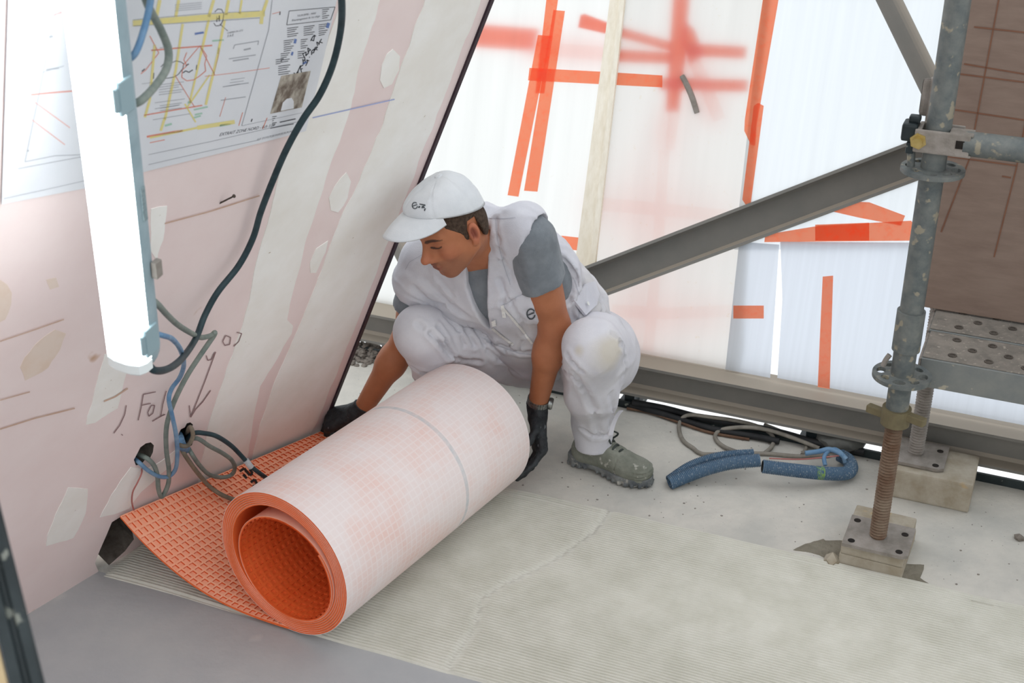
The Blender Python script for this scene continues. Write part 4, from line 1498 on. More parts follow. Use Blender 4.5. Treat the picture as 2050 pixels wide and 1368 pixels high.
# junk under the beam at right: dark bag
b_ = MB()
bm = bmesh.new()
bmesh.ops.create_icosphere(bm, subdivisions=3, radius=1)
p0 = G(1682, 884, .03)
vs = []
for v_ in bm.verts:
    k = 1 + .22 * noise.noise(v_.co * 2.1)
    vs.append(p0 + FD * v_.co.x * .062 * k + FO * v_.co.y * .035 * k + FZ * v_.co.z * .026 * k)
bm.verts.index_update()
b_.add(vs, [tuple(v_.index for v_ in f_.verts) for f_ in bm.faces]); bm.free()
tag(b_.build('rubbish_bag', M('grey_plastic_bag', '6B6B66', '4A4B48', 9, .6, bump=.2), smooth=True), 'crumpled grey plastic bag under the sill beam behind the bent conduit', 'bag')


def rock(p, r, seed, flat=.6):
    bm = bmesh.new()
    bmesh.ops.create_icosphere(bm, subdivisions=1, radius=1)
    vs = []
    for v_ in bm.verts:
        k = 1 + .5 * noise.noise(v_.co * 1.3 + Vector((seed, seed * 2.3, 1)))
        vs.append(p + Vector((v_.co.x * r * k, v_.co.y * r * k, max(-.2 * r, v_.co.z * r * k * flat))))
    bm.verts.index_update()
    out = (vs, [tuple(v_.index for v_ in f_.verts) for f_ in bm.faces])
    bm.free()
    return out


b_ = MB()                                  # gravel heap at the foot of the wall end, uncountable
for i in range(420):
    x = random.uniform(690, 800)
    y = random.gauss(712 - (x - 740) * -.02, 9)
    if y < 690: y = 690 + random.random() * 8
    p = G(x, y, 0)
    h = max(0, .028 - .0009 * abs(y - 702)) * random.random()
    v, f = rock(p + FZ * h, random.uniform(.004, .012), i * 1.37)
    b_.add(v, f)
tag(b_.build('gravel', m_gravel), 'small heap of grey rubble crumbs on the floor by the wall end', 'rubble', kind='stuff')
b_ = MB()
for i in range(700):
    x, y = random.uniform(660, 2050), random.uniform(700, 1220)
    p = G(x, y, 0)
    if (p - MN).dot(RQ) < MWID + .02 or (p - S0).dot(FO) > -.01: continue
    if i % 3 and not (1000 < x < 1400 and y > 960): continue
    v, f = rock(p, random.uniform(.0012, .0034), i * 2.1)
    b_.add(v, f)
tag(b_.build('floor_crumbs', M('crumbs', '77706A', '8F887F', 30, .9)), 'scattered dark grit crumbs on the dusty concrete floor', 'grit', kind='stuff')
for i, (x, y, r, lab) in enumerate([(1665, 1124, .022, 'small grey mortar lump left of the front wooden blocks'), (1846, 966, .026, 'crumbly whitish lump against the rear wooden block'), (1870, 972, .018, 'smaller whitish lump at the rear block corner'),
                                    (2040, 1080, .014, 'dark stone on the floor at the right edge')]):
    b_ = MB(); v, f = rock(G(x, y, 0) + FZ * r * .3, r, i * 5.2 + 1, .7); b_.add(v, f)
    tag(b_.build('mortar_lump', (m_wood, m_joint, m_joint, m_gravel)[i]), lab, 'lump')
# broken screed patches by the front blocks (thin dark recess with ragged edge)
for px, lab in (([(1588, 1102), (1622, 1088), (1648, 1080), (1690, 1084), (1690, 1118), (1672, 1128), (1640, 1112)], 'broken thin screed patch left of the front blocks'),
                ([(1815, 1130), (1850, 1132), (1842, 1158), (1862, 1172), (1830, 1168), (1802, 1156)], 'broken dark screed patch right of the front blocks')):
    v, f = tri_cap_prism([G(x, y, .0) for x, y in jit_poly(px, step=8, amp=3)], FZ * .0012)
    b_ = MB(); b_.add(v, f)
    tag(b_.build('floor_scar', M('raw_screed', '8B8577', '7A7466', 20, .95, bump=.5, bscale=90)), lab, 'floor scar')
v, f = tri_cap_prism([G(x, y, .001) for x, y in [(658, 788), (668, 789), (677, 791), (668, 793), (660, 792)]], FZ * .003)
b_ = MB(); b_.add(v, f); tag(b_.build('membrane_scrap', m_orange), 'tiny orange membrane scrap on the floor beside the wall end', 'scrap')

# ================================================================== DARK CHANNEL AT THE NEAR LEFT CORNER
ca, cb = DP(-8, 960, 1.30), DP(108, 1420, 1.22)
cax = (ca - cb).normalized()
cvw = (EYE - cb).normalized()
cwx = cvw.cross(cax).normalized()
if cwx.x < 0: cwx = -cwx
cdp = cax.cross(cwx)
if cdp.dot(cvw) < 0: cdp = -cdp
ch = thing('metal_channel', cb - cax * .5, 'dark dusty metal channel with a tan wooden strip leaning at the near left corner', 'channel')
b_ = MB()
sec = [(0, 0), (.011, 0), (.013, -.006), (.017, -.006), (.019, 0), (.026, .001), (.030, -.005), (.030, -.03), (0, -.03)]
v, f = tri_cap_prism([cb - cax * .5 + cwx * (x - .032) + cdp * y for x, y in sec], cax * ((ca - cb).length + .62))
b_.add(v, f); b_.build('channel_bar', m_black, ch)
b_ = MB(); b_.bbox((ca + cb) / 2 - cwx * .046 - cdp * .012 - cax * .1, cwx, cdp, cax, .026, .022, .9, .002); b_.build('wooden_strip', m_tanwood, ch)
b_ = MB(); b_.bbox((ca + cb) / 2 - cwx * .066 - cdp * .016 - cax * .1, cwx, cdp, cax, .014, .02, .9, .002); b_.build('rear_bar', m_black, ch)

# ================================================================== THE WORKER
# distance-field modelling: limbs are tapered capsules blended into one surface, then meshed
A_ = np.array


class Field:
    def __init__(s, lo, hi, h):
        s.lo, s.h = A_(lo, float), h
        n = [int((b - a) / h) + 1 for a, b in zip(lo, hi)]
        ax = [lo[i] + h * np.arange(n[i]) for i in range(3)]
        s.X, s.Y, s.Z = np.meshgrid(*ax, indexing='ij')
        s.P = (s.X, s.Y, s.Z)

    def cap(s, a, b, r0, r1=None, sq=None):
        """tapered capsule; sq = (axis, k): squash across an axis"""
        a, b = A_(a, float), A_(b, float)
        r1 = r0 if r1 is None else r1
        d = b - a
        L = max(1e-9, d @ d)
        px, py, pz = s.X - a[0], s.Y - a[1], s.Z - a[2]
        t = np.clip((px * d[0] + py * d[1] + pz * d[2]) / L, 0, 1)
        qx, qy, qz = px - t * d[0], py - t * d[1], pz - t * d[2]
        q2 = qx * qx + qy * qy + qz * qz
        if sq is not None:
            n, k = A_(sq[0], float), sq[1]
            n = n / np.linalg.norm(n)
            c = qx * n[0] + qy * n[1] + qz * n[2]
            q2 = q2 + c * c * (1 / (k * k) - 1)
        return np.sqrt(q2) - (r0 + (r1 - r0) * t)

    def ell(s, c, ax, r):
        """ellipsoid with axes (rows of ax)"""
        px, py, pz = s.X - c[0], s.Y - c[1], s.Z - c[2]
        k = 0
        g = 0
        for i in range(3):
            u = (px * ax[i][0] + py * ax[i][1] + pz * ax[i][2])
            k = k + (u / r[i]) ** 2
            g = g + (u / (r[i] * r[i])) ** 2
        k0 = np.sqrt(k)
        return k0 * (k0 - 1) / np.maximum(np.sqrt(g), 1e-6)

    def plane(s, p, n):
        return (s.X - p[0]) * n[0] + (s.Y - p[1]) * n[1] + (s.Z - p[2]) * n[2]

    def mesh(s, D, name, mat, parent, smooth=1):
        V, Q = nets(D, s.lo, s.h)
        me = bpy.data.meshes.new(name)
        org = A_(world_loc(parent)) if parent is not None else V.mean(0) * A_([1, 1, 0])
        me.vertices.add(len(V))
        me.vertices.foreach_set('co', (V - org).astype(np.float32).ravel())
        me.loops.add(len(Q) * 4)
        me.loops.foreach_set('vertex_index', Q.astype(np.int32).ravel())
        me.polygons.add(len(Q))
        me.polygons.foreach_set('loop_start', np.arange(0, len(Q) * 4, 4, dtype=np.int32))
        me.update(calc_edges=True)
        me.validate()
        me.materials.append(mat)
        me.shade_smooth()
        o = bpy.data.objects.new(name, me)
        COL.objects.link(o)
        if parent is not None:
            o.parent = parent
        else:
            o.location = org
        return o, V


def smin(a, b, k):
    h = np.clip(.5 + .5 * (b - a) / k, 0, 1)
    return b + (a - b) * h - k * h * (1 - h)


def smax(a, b, k):
    return -smin(-a, -b, k)


def nets(D, lo, h):
    n = D.shape
    ins = D < 0
    cn = tuple(k - 1 for k in n)
    acc = np.zeros(cn + (3,), np.float32)
    cnt = np.zeros(cn, np.float32)
    for ax in range(3):
        o1, o2 = [k for k in range(3) if k != ax]
        for i in (0, 1):
            for j in (0, 1):
                sl0, sl1 = [None] * 3, [None] * 3
                sl0[ax] = slice(0, n[ax] - 1); sl1[ax] = slice(1, n[ax])
                for o_, v in ((o1, i), (o2, j)):
                    sl0[o_] = sl1[o_] = slice(v, n[o_] - 1 + v)
                a, b = D[tuple(sl0)], D[tuple(sl1)]
                m = (a < 0) != (b < 0)
                t = np.where(m, a / np.where(m, a - b, 1), 0)
                acc[..., ax] += np.where(m, t, 0)
                if i: acc[..., o1] += m
                if j: acc[..., o2] += m
                cnt += m
    act = cnt > 0
    idx = np.full(cn, -1, np.int64)
    idx[act] = np.arange(act.sum())
    cells = np.argwhere(act)
    G_ = cells + acc[act] / cnt[act][:, None]           # grid coordinates
    # pull the vertices onto the surface
    gr = None
    for it in range(2):
        i0 = np.clip(np.floor(G_).astype(int), 0, A_(n) - 2)
        f = G_ - i0

        def cv(dx, dy, dz):
            return D[i0[:, 0] + dx, i0[:, 1] + dy, i0[:, 2] + dz]
        fx, fy, fz = f.T
        c00 = cv(0, 0, 0) * (1 - fx) + cv(1, 0, 0) * fx
        c10 = cv(0, 1, 0) * (1 - fx) + cv(1, 1, 0) * fx
        c01 = cv(0, 0, 1) * (1 - fx) + cv(1, 0, 1) * fx
        c11 = cv(0, 1, 1) * (1 - fx) + cv(1, 1, 1) * fx
        val = (c00 * (1 - fy) + c10 * fy) * (1 - fz) + (c01 * (1 - fy) + c11 * fy) * fz
        gz = (c01 * (1 - fy) + c11 * fy) - (c00 * (1 - fy) + c10 * fy)
        gy = (c10 - c00) * (1 - fz) + (c11 - c01) * fz
        d00 = cv(1, 0, 0) - cv(0, 0, 0); d10 = cv(1, 1, 0) - cv(0, 1, 0)
        d01 = cv(1, 0, 1) - cv(0, 0, 1); d11 = cv(1, 1, 1) - cv(0, 1, 1)
        gx = (d00 * (1 - fy) + d10 * fy) * (1 - fz) + (d01 * (1 - fy) + d11 * fy) * fz
        g2 = np.maximum(gx * gx + gy * gy + gz * gz, (h * .3) ** 2)
        stp = np.clip(val / g2, -1e3, 1e3)
        mv = np.stack([gx, gy, gz], 1) * stp[:, None]
        mv = np.clip(mv, -.6, .6)
        G_ = G_ - mv * .8
    V = lo + G_ * h
    Qs = []
    for ax in range(3):
        o1, o2 = [(1, 2), (2, 0), (0, 1)][ax]
        sl0, sl1 = [slice(1, n[k] - 1) for k in range(3)], [slice(1, n[k] - 1) for k in range(3)]
        sl0[ax] = slice(0, n[ax] - 1); sl1[ax] = slice(1, n[ax])
        a, b = ins[tuple(sl0)], ins[tuple(sl1)]
        e = np.argwhere(a != b)
        if not len(e): continue
        off = A_([1, 1, 1]); off[ax] = 0
        flipm = a[tuple(e.T)]
        c = e + off
        def ci(d1, d2):
            q = c.copy(); q[:, o1] += d1; q[:, o2] += d2
            return idx[q[:, 0], q[:, 1], q[:, 2]]
        q = np.stack([ci(-1, -1), ci(0, -1), ci(0, 0), ci(-1, 0)], 1)
        q[~flipm] = q[~flipm][:, ::-1]
        Qs.append(q)
    Q = np.concatenate(Qs)
    Q = Q[(Q >= 0).all(1)]
    return V, Q


def poly_sd(u, v, pts):
    """signed distance to a 2-D outline (negative inside)"""
    d = np.full(u.shape, 1e9)
    sgn = np.ones(u.shape)
    n = len(pts)
    for i in range(n):
        x0, y0 = pts[i]
        x1, y1 = pts[i - 1]
        ex, ey = x1 - x0, y1 - y0
        wx, wy = u - x0, v - y0
        t = np.clip((wx * ex + wy * ey) / (ex * ex + ey * ey), 0, 1)
        d = np.minimum(d, (wx - ex * t) ** 2 + (wy - ey * t) ** 2)
        c1, c2, c3 = v >= y0, v < y1, ex * wy > ey * wx
        flip_ = (c1 & c2 & c3) | (~c1 & ~c2 & ~c3)
        sgn = np.where(flip_, -sgn, sgn)
    return sgn * np.sqrt(d)


_rs = np.random.RandomState(4)
_tab = _rs.rand(64, 64, 64).astype(np.float32) * 2 - 1


def vnoise(x, y, z):
    i, j, k = np.floor(x).astype(int), np.floor(y).astype(int), np.floor(z).astype(int)
    fx, fy, fz = x - i, y - j, z - k
    fx, fy, fz = fx * fx * (3 - 2 * fx), fy * fy * (3 - 2 * fy), fz * fz * (3 - 2 * fz)
    def g(a, b, c): return _tab[(i + a) & 63, (j + b) & 63, (k + c) & 63]
    return ((g(0, 0, 0) * (1 - fx) + g(1, 0, 0) * fx) * (1 - fy) + (g(0, 1, 0) * (1 - fx) + g(1, 1, 0) * fx) * fy) * (1 - fz) + \
           ((g(0, 0, 1) * (1 - fx) + g(1, 0, 1) * fx) * (1 - fy) + (g(0, 1, 1) * (1 - fx) + g(1, 1, 1) * fx) * fy) * fz


def folds(F_, along, freq, stretch=4.0, seed=0.0):
    """cloth creases running along a direction"""
    a = A_(along, float); a /= np.linalg.norm(a)
    b = np.cross(a, [0.3, 0.5, 0.8]); b /= np.linalg.norm(b)
    c = np.cross(a, b)
    x = (F_.X * a[0] + F_.Y * a[1] + F_.Z * a[2]) * freq / stretch
    y = (F_.X * b[0] + F_.Y * b[1] + F_.Z * b[2]) * freq
    z = (F_.X * c[0] + F_.Y * c[1] + F_.Z * c[2]) * freq
    w = vnoise(x * 1.3 + 7, y * .4 + 3, z * .4 + seed) * 1.2
    n1 = vnoise(x + 20 + seed, y + w + 20, z + w + 20)
    return 1 - 2 * np.abs(n1)                              # sharp ridges


# ---- joints (metres in the room)
SL, SR = A_([.041, 2.765, .690]), A_([-.205, 2.93, .555])
EL, WL = A_([.101, 2.805, .450]), A_([.062, 2.842, .205])
ER, WR = A_([-.265, 2.972, .335]), A_([-.390, 2.970, .125])
PV = A_([.135, 3.045, .275])
HL, HR = A_([.215, 3.005, .275]), A_([.055, 3.075, .275])
KL, KR = A_([.186, 2.722, .432]), A_([-.218, 2.862, .400])
AL, AR = A_([.205, 2.885, .07]), A_([-.120, 2.985, .07])
NB = A_([-.085, 2.845, .665])
MID = (SL + SR) / 2
tsv = MID - PV; tsv /= np.linalg.norm(tsv)                 # up the trunk
tav = SL - SR; tav = tav - tsv * (tav @ tsv); tav /= np.linalg.norm(tav)   # to his left
tfv = np.cross(tav, tsv)                                   # out of his chest
CH = MID - tsv * .13
BW = MID - tsv * .30
# head frame
hy, hp, hr = math.radians(36.8), math.radians(24.1), math.radians(4.3)
hf = A_([-math.cos(hy) * math.cos(hp), -math.sin(hy) * math.cos(hp), -math.sin(hp)])
hl0 = np.cross([0, 0, 1], hf); hl0 /= np.linalg.norm(hl0)
hu0 = np.cross(hf, hl0)
hl = hl0 * math.cos(hr) + hu0 * math.sin(hr)
hu = hu0 * math.cos(hr) - hl0 * math.sin(hr)
HC, HS = A_([-.1283, 2.6757, .7577]), .904
HM = np.stack([hf, hl, hu], 1)


def hw(x, y, z):
    return HC + HS * (HM @ A_([x, y, z]))


m_skin = bpy.data.materials.new('skin')
m_skin.use_nodes = True
_nt = m_skin.node_tree
_bs = _nt.nodes['Principled BSDF']
_bs.inputs['Roughness'].default_value = .55
_bs.inputs['Specular IOR Level'].default_value = .35
_bs.inputs['Subsurface Weight'].default_value = .06
_bs.inputs['Subsurface Radius'].default_value = (.012, .005, .003)
_at = _nt.nodes.new('ShaderNodeAttribute'); _at.attribute_name = 'tone'
_nz = _nt.nodes.new('ShaderNodeTexNoise'); _nz.inputs['Scale'].default_value = 38; _nz.inputs['Detail'].default_value = 6
_tc = _nt.nodes.new('ShaderNodeTexCoord')
_nt.links.new(_tc.outputs['Object'], _nz.inputs['Vector'])
_hs = _nt.nodes.new('ShaderNodeMix'); _hs.data_type = 'RGBA'; _hs.blend_type = 'MULTIPLY'; _hs.inputs['Factor'].default_value = .35
_nt.links.new(_at.outputs['Color'], _hs.inputs['A'])
_cr = _nt.nodes.new('ShaderNodeValToRGB')
_cr.color_ramp.elements[0].position = .3; _cr.color_ramp.elements[1].position = .7
_cr.color_ramp.elements[0].color = (.72, .66, .62, 1); _cr.color_ramp.elements[1].color = (1, 1, 1, 1)
_nt.links.new(_nz.outputs['Fac'], _cr.inputs['Fac'])
_nt.links.new(_cr.outputs['Color'], _hs.inputs['B'])
_nt.links.new(_hs.outputs['Result'], _bs.inputs['Base Color'])
_bp = _nt.nodes.new('ShaderNodeBump'); _bp.inputs['Strength'].default_value = .12; _bp.inputs['Distance'].default_value = .004
_nb = _nt.nodes.new('ShaderNodeTexNoise'); _nb.inputs['Scale'].default_value = 220
_nt.links.new(_tc.outputs['Object'], _nb.inputs['Vector'])
_nt.links.new(_nb.outputs['Fac'], _bp.inputs['Height'])
_nt.links.new(_bp.outputs['Normal'], _bs.inputs['Normal'])


def cloth(name, col, col2, weave=520, stain='C9BFA8'):
    m = M(name, col, col2, 9, .92, lo=.38, hi=.68, spec=.12, sheen=.15, bump=.18, bscale=weave)
    nt = m.node_tree
    bs = nt.nodes['Principled BSDF']
    src = bs.inputs['Base Color'].links[0].from_socket
    at = nt.nodes.new('ShaderNodeAttribute'); at.attribute_name = 'stain'
    mx = nt.nodes.new('ShaderNodeMix'); mx.data_type = 'RGBA'
    nt.links.new(at.outputs['Fac'], mx.inputs['Factor'])
    nt.links.new(src, mx.inputs['A'])
    mx.inputs['B'].default_value = lin(stain)
    nt.links.new(mx.outputs['Result'], bs.inputs['Base Color'])
    return m


m_white = cloth('white_work_cotton', 'D6D5DA', 'C8C7CE')
m_vest = cloth('white_vest_cotton', 'D3D3D9', 'C4C4CC', stain='B9B5AC')
m_tee = M('grey_tshirt', '80868B', '72787E', 30, .95, spec=.1, sheen=.2, bump=.15, bscale=400)
m_cap = M('white_cap_cotton', 'DDE0E3', 'D2D6DA', 12, .9, spec=.12, sheen=.15, bump=.15, bscale=480)
m_hair = M('short_dark_hair', '3A2E26', '5A4A3E', 120, .85, bump=.6, bscale=420, spec=.2)
m_glove = M('black_work_glove', '1C1E21', '34383B', 40, .6, spec=.35, bump=.25, bscale=160, speck='6E7376', speck_scale=60, speck_amt=.69)
m_boot = M('dusty_grey_green_shoe', '6E7166', '888A7F', 22, .75, spec=.25, bump=.25, bscale=130, speck='A7A69C', speck_scale=60, speck_amt=.62)
m_sole = M('dusty_dark_sole', '4E5357', '7C7E7C', 26, .85, bump=.2, speck='A5A29A', speck_scale=50, speck_amt=.6)
m_watch = M('steel_watch', 'A9ABA8', '7F8280', 90, .3, metal=.85)
m_logo = M('dark_grey_print', '4B5054', None, rough=.8)
m_zip = M('white_zip', 'EFEFEC', 'DCDCD8', 200, .6, bump=.4, bscale=500)

# ---- body: trunk, arms and neck as one surface, head joined on at the same neck
SKIN, SKIN_D, LIP, BROW, STUB, RED = [A_(lin(h)[:3]) for h in ('B0714F', '8E5740', '8C5143', '31241E', '785444', 'B96B52')]
FB = Field((-.50, 2.55, .06), (.30, 3.25, .90), .0062)
D = FB.cap(NB - A_([.012, 0, .03]), hw(-.022, 0, -.045), .046, .043)
D = smin(D, FB.cap(CH + tav * .07, CH - tav * .07, .080), .05)
D = smin(D, FB.cap(CH - tfv * .02, PV, .075, .085), .06)
D = smin(D, FB.cap(SL, SR, .05), .04)
for S_, E_, W_, hand in ((SL, EL, WL, 1), (SR, ER, WR, -1)):
    ua, fa = E_ - S_, W_ - E_
    arm = FB.cap(S_, S_ + ua * .35, .046, .047)
    arm = smin(arm, FB.cap(S_ + ua * .25, E_, .048, .036), .02)
    bul = S_ + ua * .55 + tfv * .012
    arm = smin(arm, FB.cap(bul - ua * .15, bul + ua * .1, .036), .02)
    arm = smin(arm, FB.cap(E_, E_ + fa * .35, .034, .038), .02)
    arm = smin(arm, FB.cap(E_ + fa * .3, W_ + fa * .06, .037, .0235, sq=(tav, .92)), .02)
    D = smin(D, arm, .012)
for H_, K_, Ak in ((HL, KL, AL), (HR, KR, AR)):
    D = smin(D, FB.cap(H_, K_, .075, .05), .03)
    D = smin(D, FB.cap(K_, Ak + A_([0, 0, .04]), .048, .032), .02)
D = np.maximum(D, .075 - FB.Z)
# no head here: it is meshed finer below and welded in at the neck
Vb, Qb = nets(D, FB.lo, FB.h)

# ---- head (own frame, finer)
FH = Field((-.115, -.092, -.135), (.135, .092, .13), .0023)
s = FH
I3 = np.eye(3)


def sym(fn, k=.006):
    a, b = fn(1), fn(-1)
    return np.minimum(a, b)


D = s.ell((-.001, 0, .030), I3, (.084, .069, .082))
D = smin(D, s.ell((.030, 0, -.020), I3, (.054, .052, .085)), .03)
D = smin(D, sym(lambda y: s.cap((.000, y * .050, -.050), (.058, y * .018, -.092), .017, .014)), .03)        # jaw
D = smin(D, s.cap((.068, -.008, -.094), (.068, .008, -.094), .0145), .018)                                   # chin
D = smin(D, sym(lambda y: s.ell((.052, y * .040, -.026), I3, (.024, .018, .020))), .020)                     # cheekbones
D = smin(D, sym(lambda y: s.cap((.078, y * .012, .016), (.062, y * .042, .017), .0095, .008)), .014)         # brow ridge
D = smax(D, -sym(lambda y: s.ell((.092, y * .029, -.002), I3, (.017, .017, .0105))), .016)                   # eye sockets
D = smin(D, sym(lambda y: s.ell((.0655, y * .031, -.003), I3, (.0135, .0150, .0115))), .004)                 # eyeballs under lids
D = smin(D, sym(lambda y: s.cap((.074, y * .012, -.004), (.086, y * .013, -.034), .0100, .0105)), .014)      # flanks of the nose
D = smin(D, s.cap((.080, 0, .010), (.106, 0, -.030), .0068, .0092), .012)                                    # nose bridge
D = smin(D, s.ell((.107, 0, -.034), I3, (.0115, .0110, .0095)), .007)                                        # tip
D = smin(D, sym(lambda y: s.ell((.094, y * .0125, -.038), I3, (.0105, .0065, .0075))), .006)                 # wings
D = smax(D, -sym(lambda y: s.ell((.1005, y * .0065, -.0455), I3, (.0045, .0030, .0035))), .003)              # nostrils
D = smin(D, s.ell((.074, 0, -.062), I3, (.016, .028, .020)), .016)                                           # mouth mound
D = smin(D, s.cap((.0905, -.012, -.0600), (.0905, .012, -.0600), .0042), .007)
D = smin(D, s.cap((.0885, -.011, -.0690), (.0885, .011, -.0690), .0050), .006)
D = smax(D, -s.cap((.0955, -.018, -.0645), (.0955, .018, -.0645), .0022), .003)

neck_b = HM.T @ (NB - A_([.012, 0, .02]) - HC) / HS
D = smin(D, s.cap((-.022, 0, -.045), tuple(neck_b), .047, .050), .025)                                       # neck
# ears
for y in (1, -1):
    e0 = A_([-.008, y * .074, -.010])
    ax = A_([[.97, y * -.22, .12], [y * .22 * .97, .96 * 1.0, .0], [-.12, 0, .99]])
    ear = s.ell(e0, ax, (.0140, .0080, .0275))
    ear = smax(ear, -s.ell(e0 + A_([.003, y * .007, .001]), ax, (.0085, .0078, .0175)), .003)
    ear = smin(ear, s.ell(e0 + A_([.0095, y * -.001, -.004]), ax, (.0035, .006, .0070)), .003)
    ear = smin(ear, s.cap(e0 + A_([-.004, y * .0015, .012]), e0 + A_([-.003, y * .0015, -.010]), .0032), .004)
    ear = smin(ear, s.ell(e0 + A_([.006, y * -.002, -.027]), ax, (.0085, .0050, .0085)), .006)
    D = smin(D, ear, .006)
DHEAD = D
Vh, Qh = nets(D, FH.lo, FH.h)
# tones of the head in its own frame
x, y, z = Vh.T
tone = np.tile(SKIN, (len(Vh), 1))


def blend(mask, col):
    global tone
    m_ = np.clip(mask, 0, 1)[:, None]
    tone = tone * (1 - m_) + col * m_


def soft(d, w):
    return np.clip(.5 - d / w, 0, 1)


def ells(c, r):
    return np.sqrt(((x - c[0]) / r[0]) ** 2 + ((np.abs(y) - c[1]) / r[1]) ** 2 + ((z - c[2]) / r[2]) ** 2) - 1


blend(.55 * soft(ells((.06, .030, -.080), (.05, .045, .040)), .8) * (z < -.045), STUB)
blend(.55 * soft(ells((.088, 0, -.053), (.02, .024, .008)), .8), STUB)
blend(.30 * soft(ells((.11, 0, -.034), (.03, .022, .02)), .9), RED)
blend(.28 * soft(ells((.06, .045, -.03), (.03, .02, .022)), .9), RED)
blend(.55 * soft(ells((-.012, .078, -.010), (.022, .012, .034)), .5), RED)
blend(.30 * soft(ells((.078, .030, -.004), (.022, .022, .014)), .9), SKIN_D)
blend(.8 * soft(ells((.0905, 0, -.0645), (.012, .021, .0095)), .5), LIP)
blend(.7 * soft(ells((.0945, 0, -.0645), (.012, .018, .0016)), 1.0), A_(lin('4E2A26')[:3]))
by = np.abs(y)
brow_z = .0118 + .006 * np.sin(np.clip((by - .010) / .042, 0, 1) * 2.6)
blend(.92 * soft(np.abs(z - brow_z) - np.interp(by, [.008, .014, .035, .052], [.001, .0052, .0046, .0010]), .0022) * (by > .008) * (by < .053) * (x > .045), BROW)
# lash line of the lowered lids
lash = -.0065 + .004 * ((by - .031) / .016) ** 2
blend(.95 * soft(np.abs(z - lash) - np.interp(by, [.015, .026, .034, .046], [.0016, .0034, .0030, .0014]), .0014) * (np.abs(by - .031) < .0155) * (x > .05), A_(lin('241A18')[:3]))
blend(.25 * soft(np.abs(z - (lash - .009)) - .001, .002) * (np.abs(by - .031) < .014) * (x > .05), SKIN_D)
blend(.75 * soft(ells((-.005, .077, -.008), (.0085, .009, .015)), .6), A_(lin('7A3F35')[:3]))
Vhw = HC + HS * (Vh @ HM.T)

# join both into the one body mesh (head's neck runs into the trunk's neck)
V = np.concatenate([Vb, Vhw])
Q = np.concatenate([Qb, Qh + len(Vb)])
bt = np.tile(SKIN, (len(Vb), 1))
for E_, W_ in ((EL, WL), (ER, WR)):
    d = np.linalg.norm(Vb - E_, axis=1)
    bt = bt * (1 - .25 * np.clip(1 - d / .05, 0, 1)[:, None]) + RED * .25 * np.clip(1 - d / .05, 0, 1)[:, None]
tones = np.concatenate([bt, tone])
org = A_([PV[0], PV[1], 0])
me = bpy.data.meshes.new('person')
me.vertices.add(len(V)); me.vertices.foreach_set('co', (V - org).astype(np.float32).ravel())
me.loops.add(len(Q) * 4); me.loops.foreach_set('vertex_index', Q.astype(np.int32).ravel())
me.polygons.add(len(Q)); me.polygons.foreach_set('loop_start', np.arange(0, len(Q) * 4, 4, dtype=np.int32))
me.update(calc_edges=True); me.validate()
at = me.color_attributes.new('tone', 'FLOAT_COLOR', 'POINT')
at.data.foreach_set('color', np.concatenate([tones, np.ones((len(V), 1))], 1).astype(np.float32).ravel())
me.materials.append(m_skin)
me.shade_smooth()
man = bpy.data.objects.new('person', me)
COL.objects.link(man)
man.location = org
tag(man, 'squatting worker in white cap, white vest and trousers, black gloves, holding the membrane roll', 'person')

# ---- hair
z_, x_, y_ = FH.Z, FH.X, FH.Y
sk = np.minimum(FH.ell((-.001, 0, .030), I3, (.0870, .0718, .085)), FH.ell((-.014, 0, -.008), I3, (.0715, .0695, .07)))
sk = smin(sk, FH.cap((-.022, 0, -.045), tuple(neck_b), .0485, .0505), .02)
zmin = np.interp(x_, [-.12, -.05, -.038, -.030, -.006, .000, .006, .012, .020, .034, .046, .051, .062], [-.066, -.058, -.045, .020, .024, .008, -.024, -.022, .004, .022, .036, .062, .09])
hairD = smax(sk, (zmin - z_) * .8, .003)
hairD = np.maximum(hairD, z_ - .095)
hairD = np.maximum(hairD, -(DHEAD + .006))
Vq, Qq = nets(hairD, FH.lo, FH.h)


def mesh_np(V, Q, name, mat, parent):
    me = bpy.data.meshes.new(name)
    o_ = A_(world_loc(parent))
    me.vertices.add(len(V)); me.vertices.foreach_set('co', (V - o_).astype(np.float32).ravel())
    me.loops.add(len(Q) * 4); me.loops.foreach_set('vertex_index', Q.astype(np.int32).ravel())
    me.polygons.add(len(Q)); me.polygons.foreach_set('loop_start', np.arange(0, len(Q) * 4, 4, dtype=np.int32))
    me.update(calc_edges=True); me.validate()
    me.materials.append(mat); me.shade_smooth()
    o = bpy.data.objects.new(name, me); COL.objects.link(o); o.parent = parent
    return o


mesh_np(HC + HS * (Vq @ HM.T), Qq, 'hair', m_hair, man)

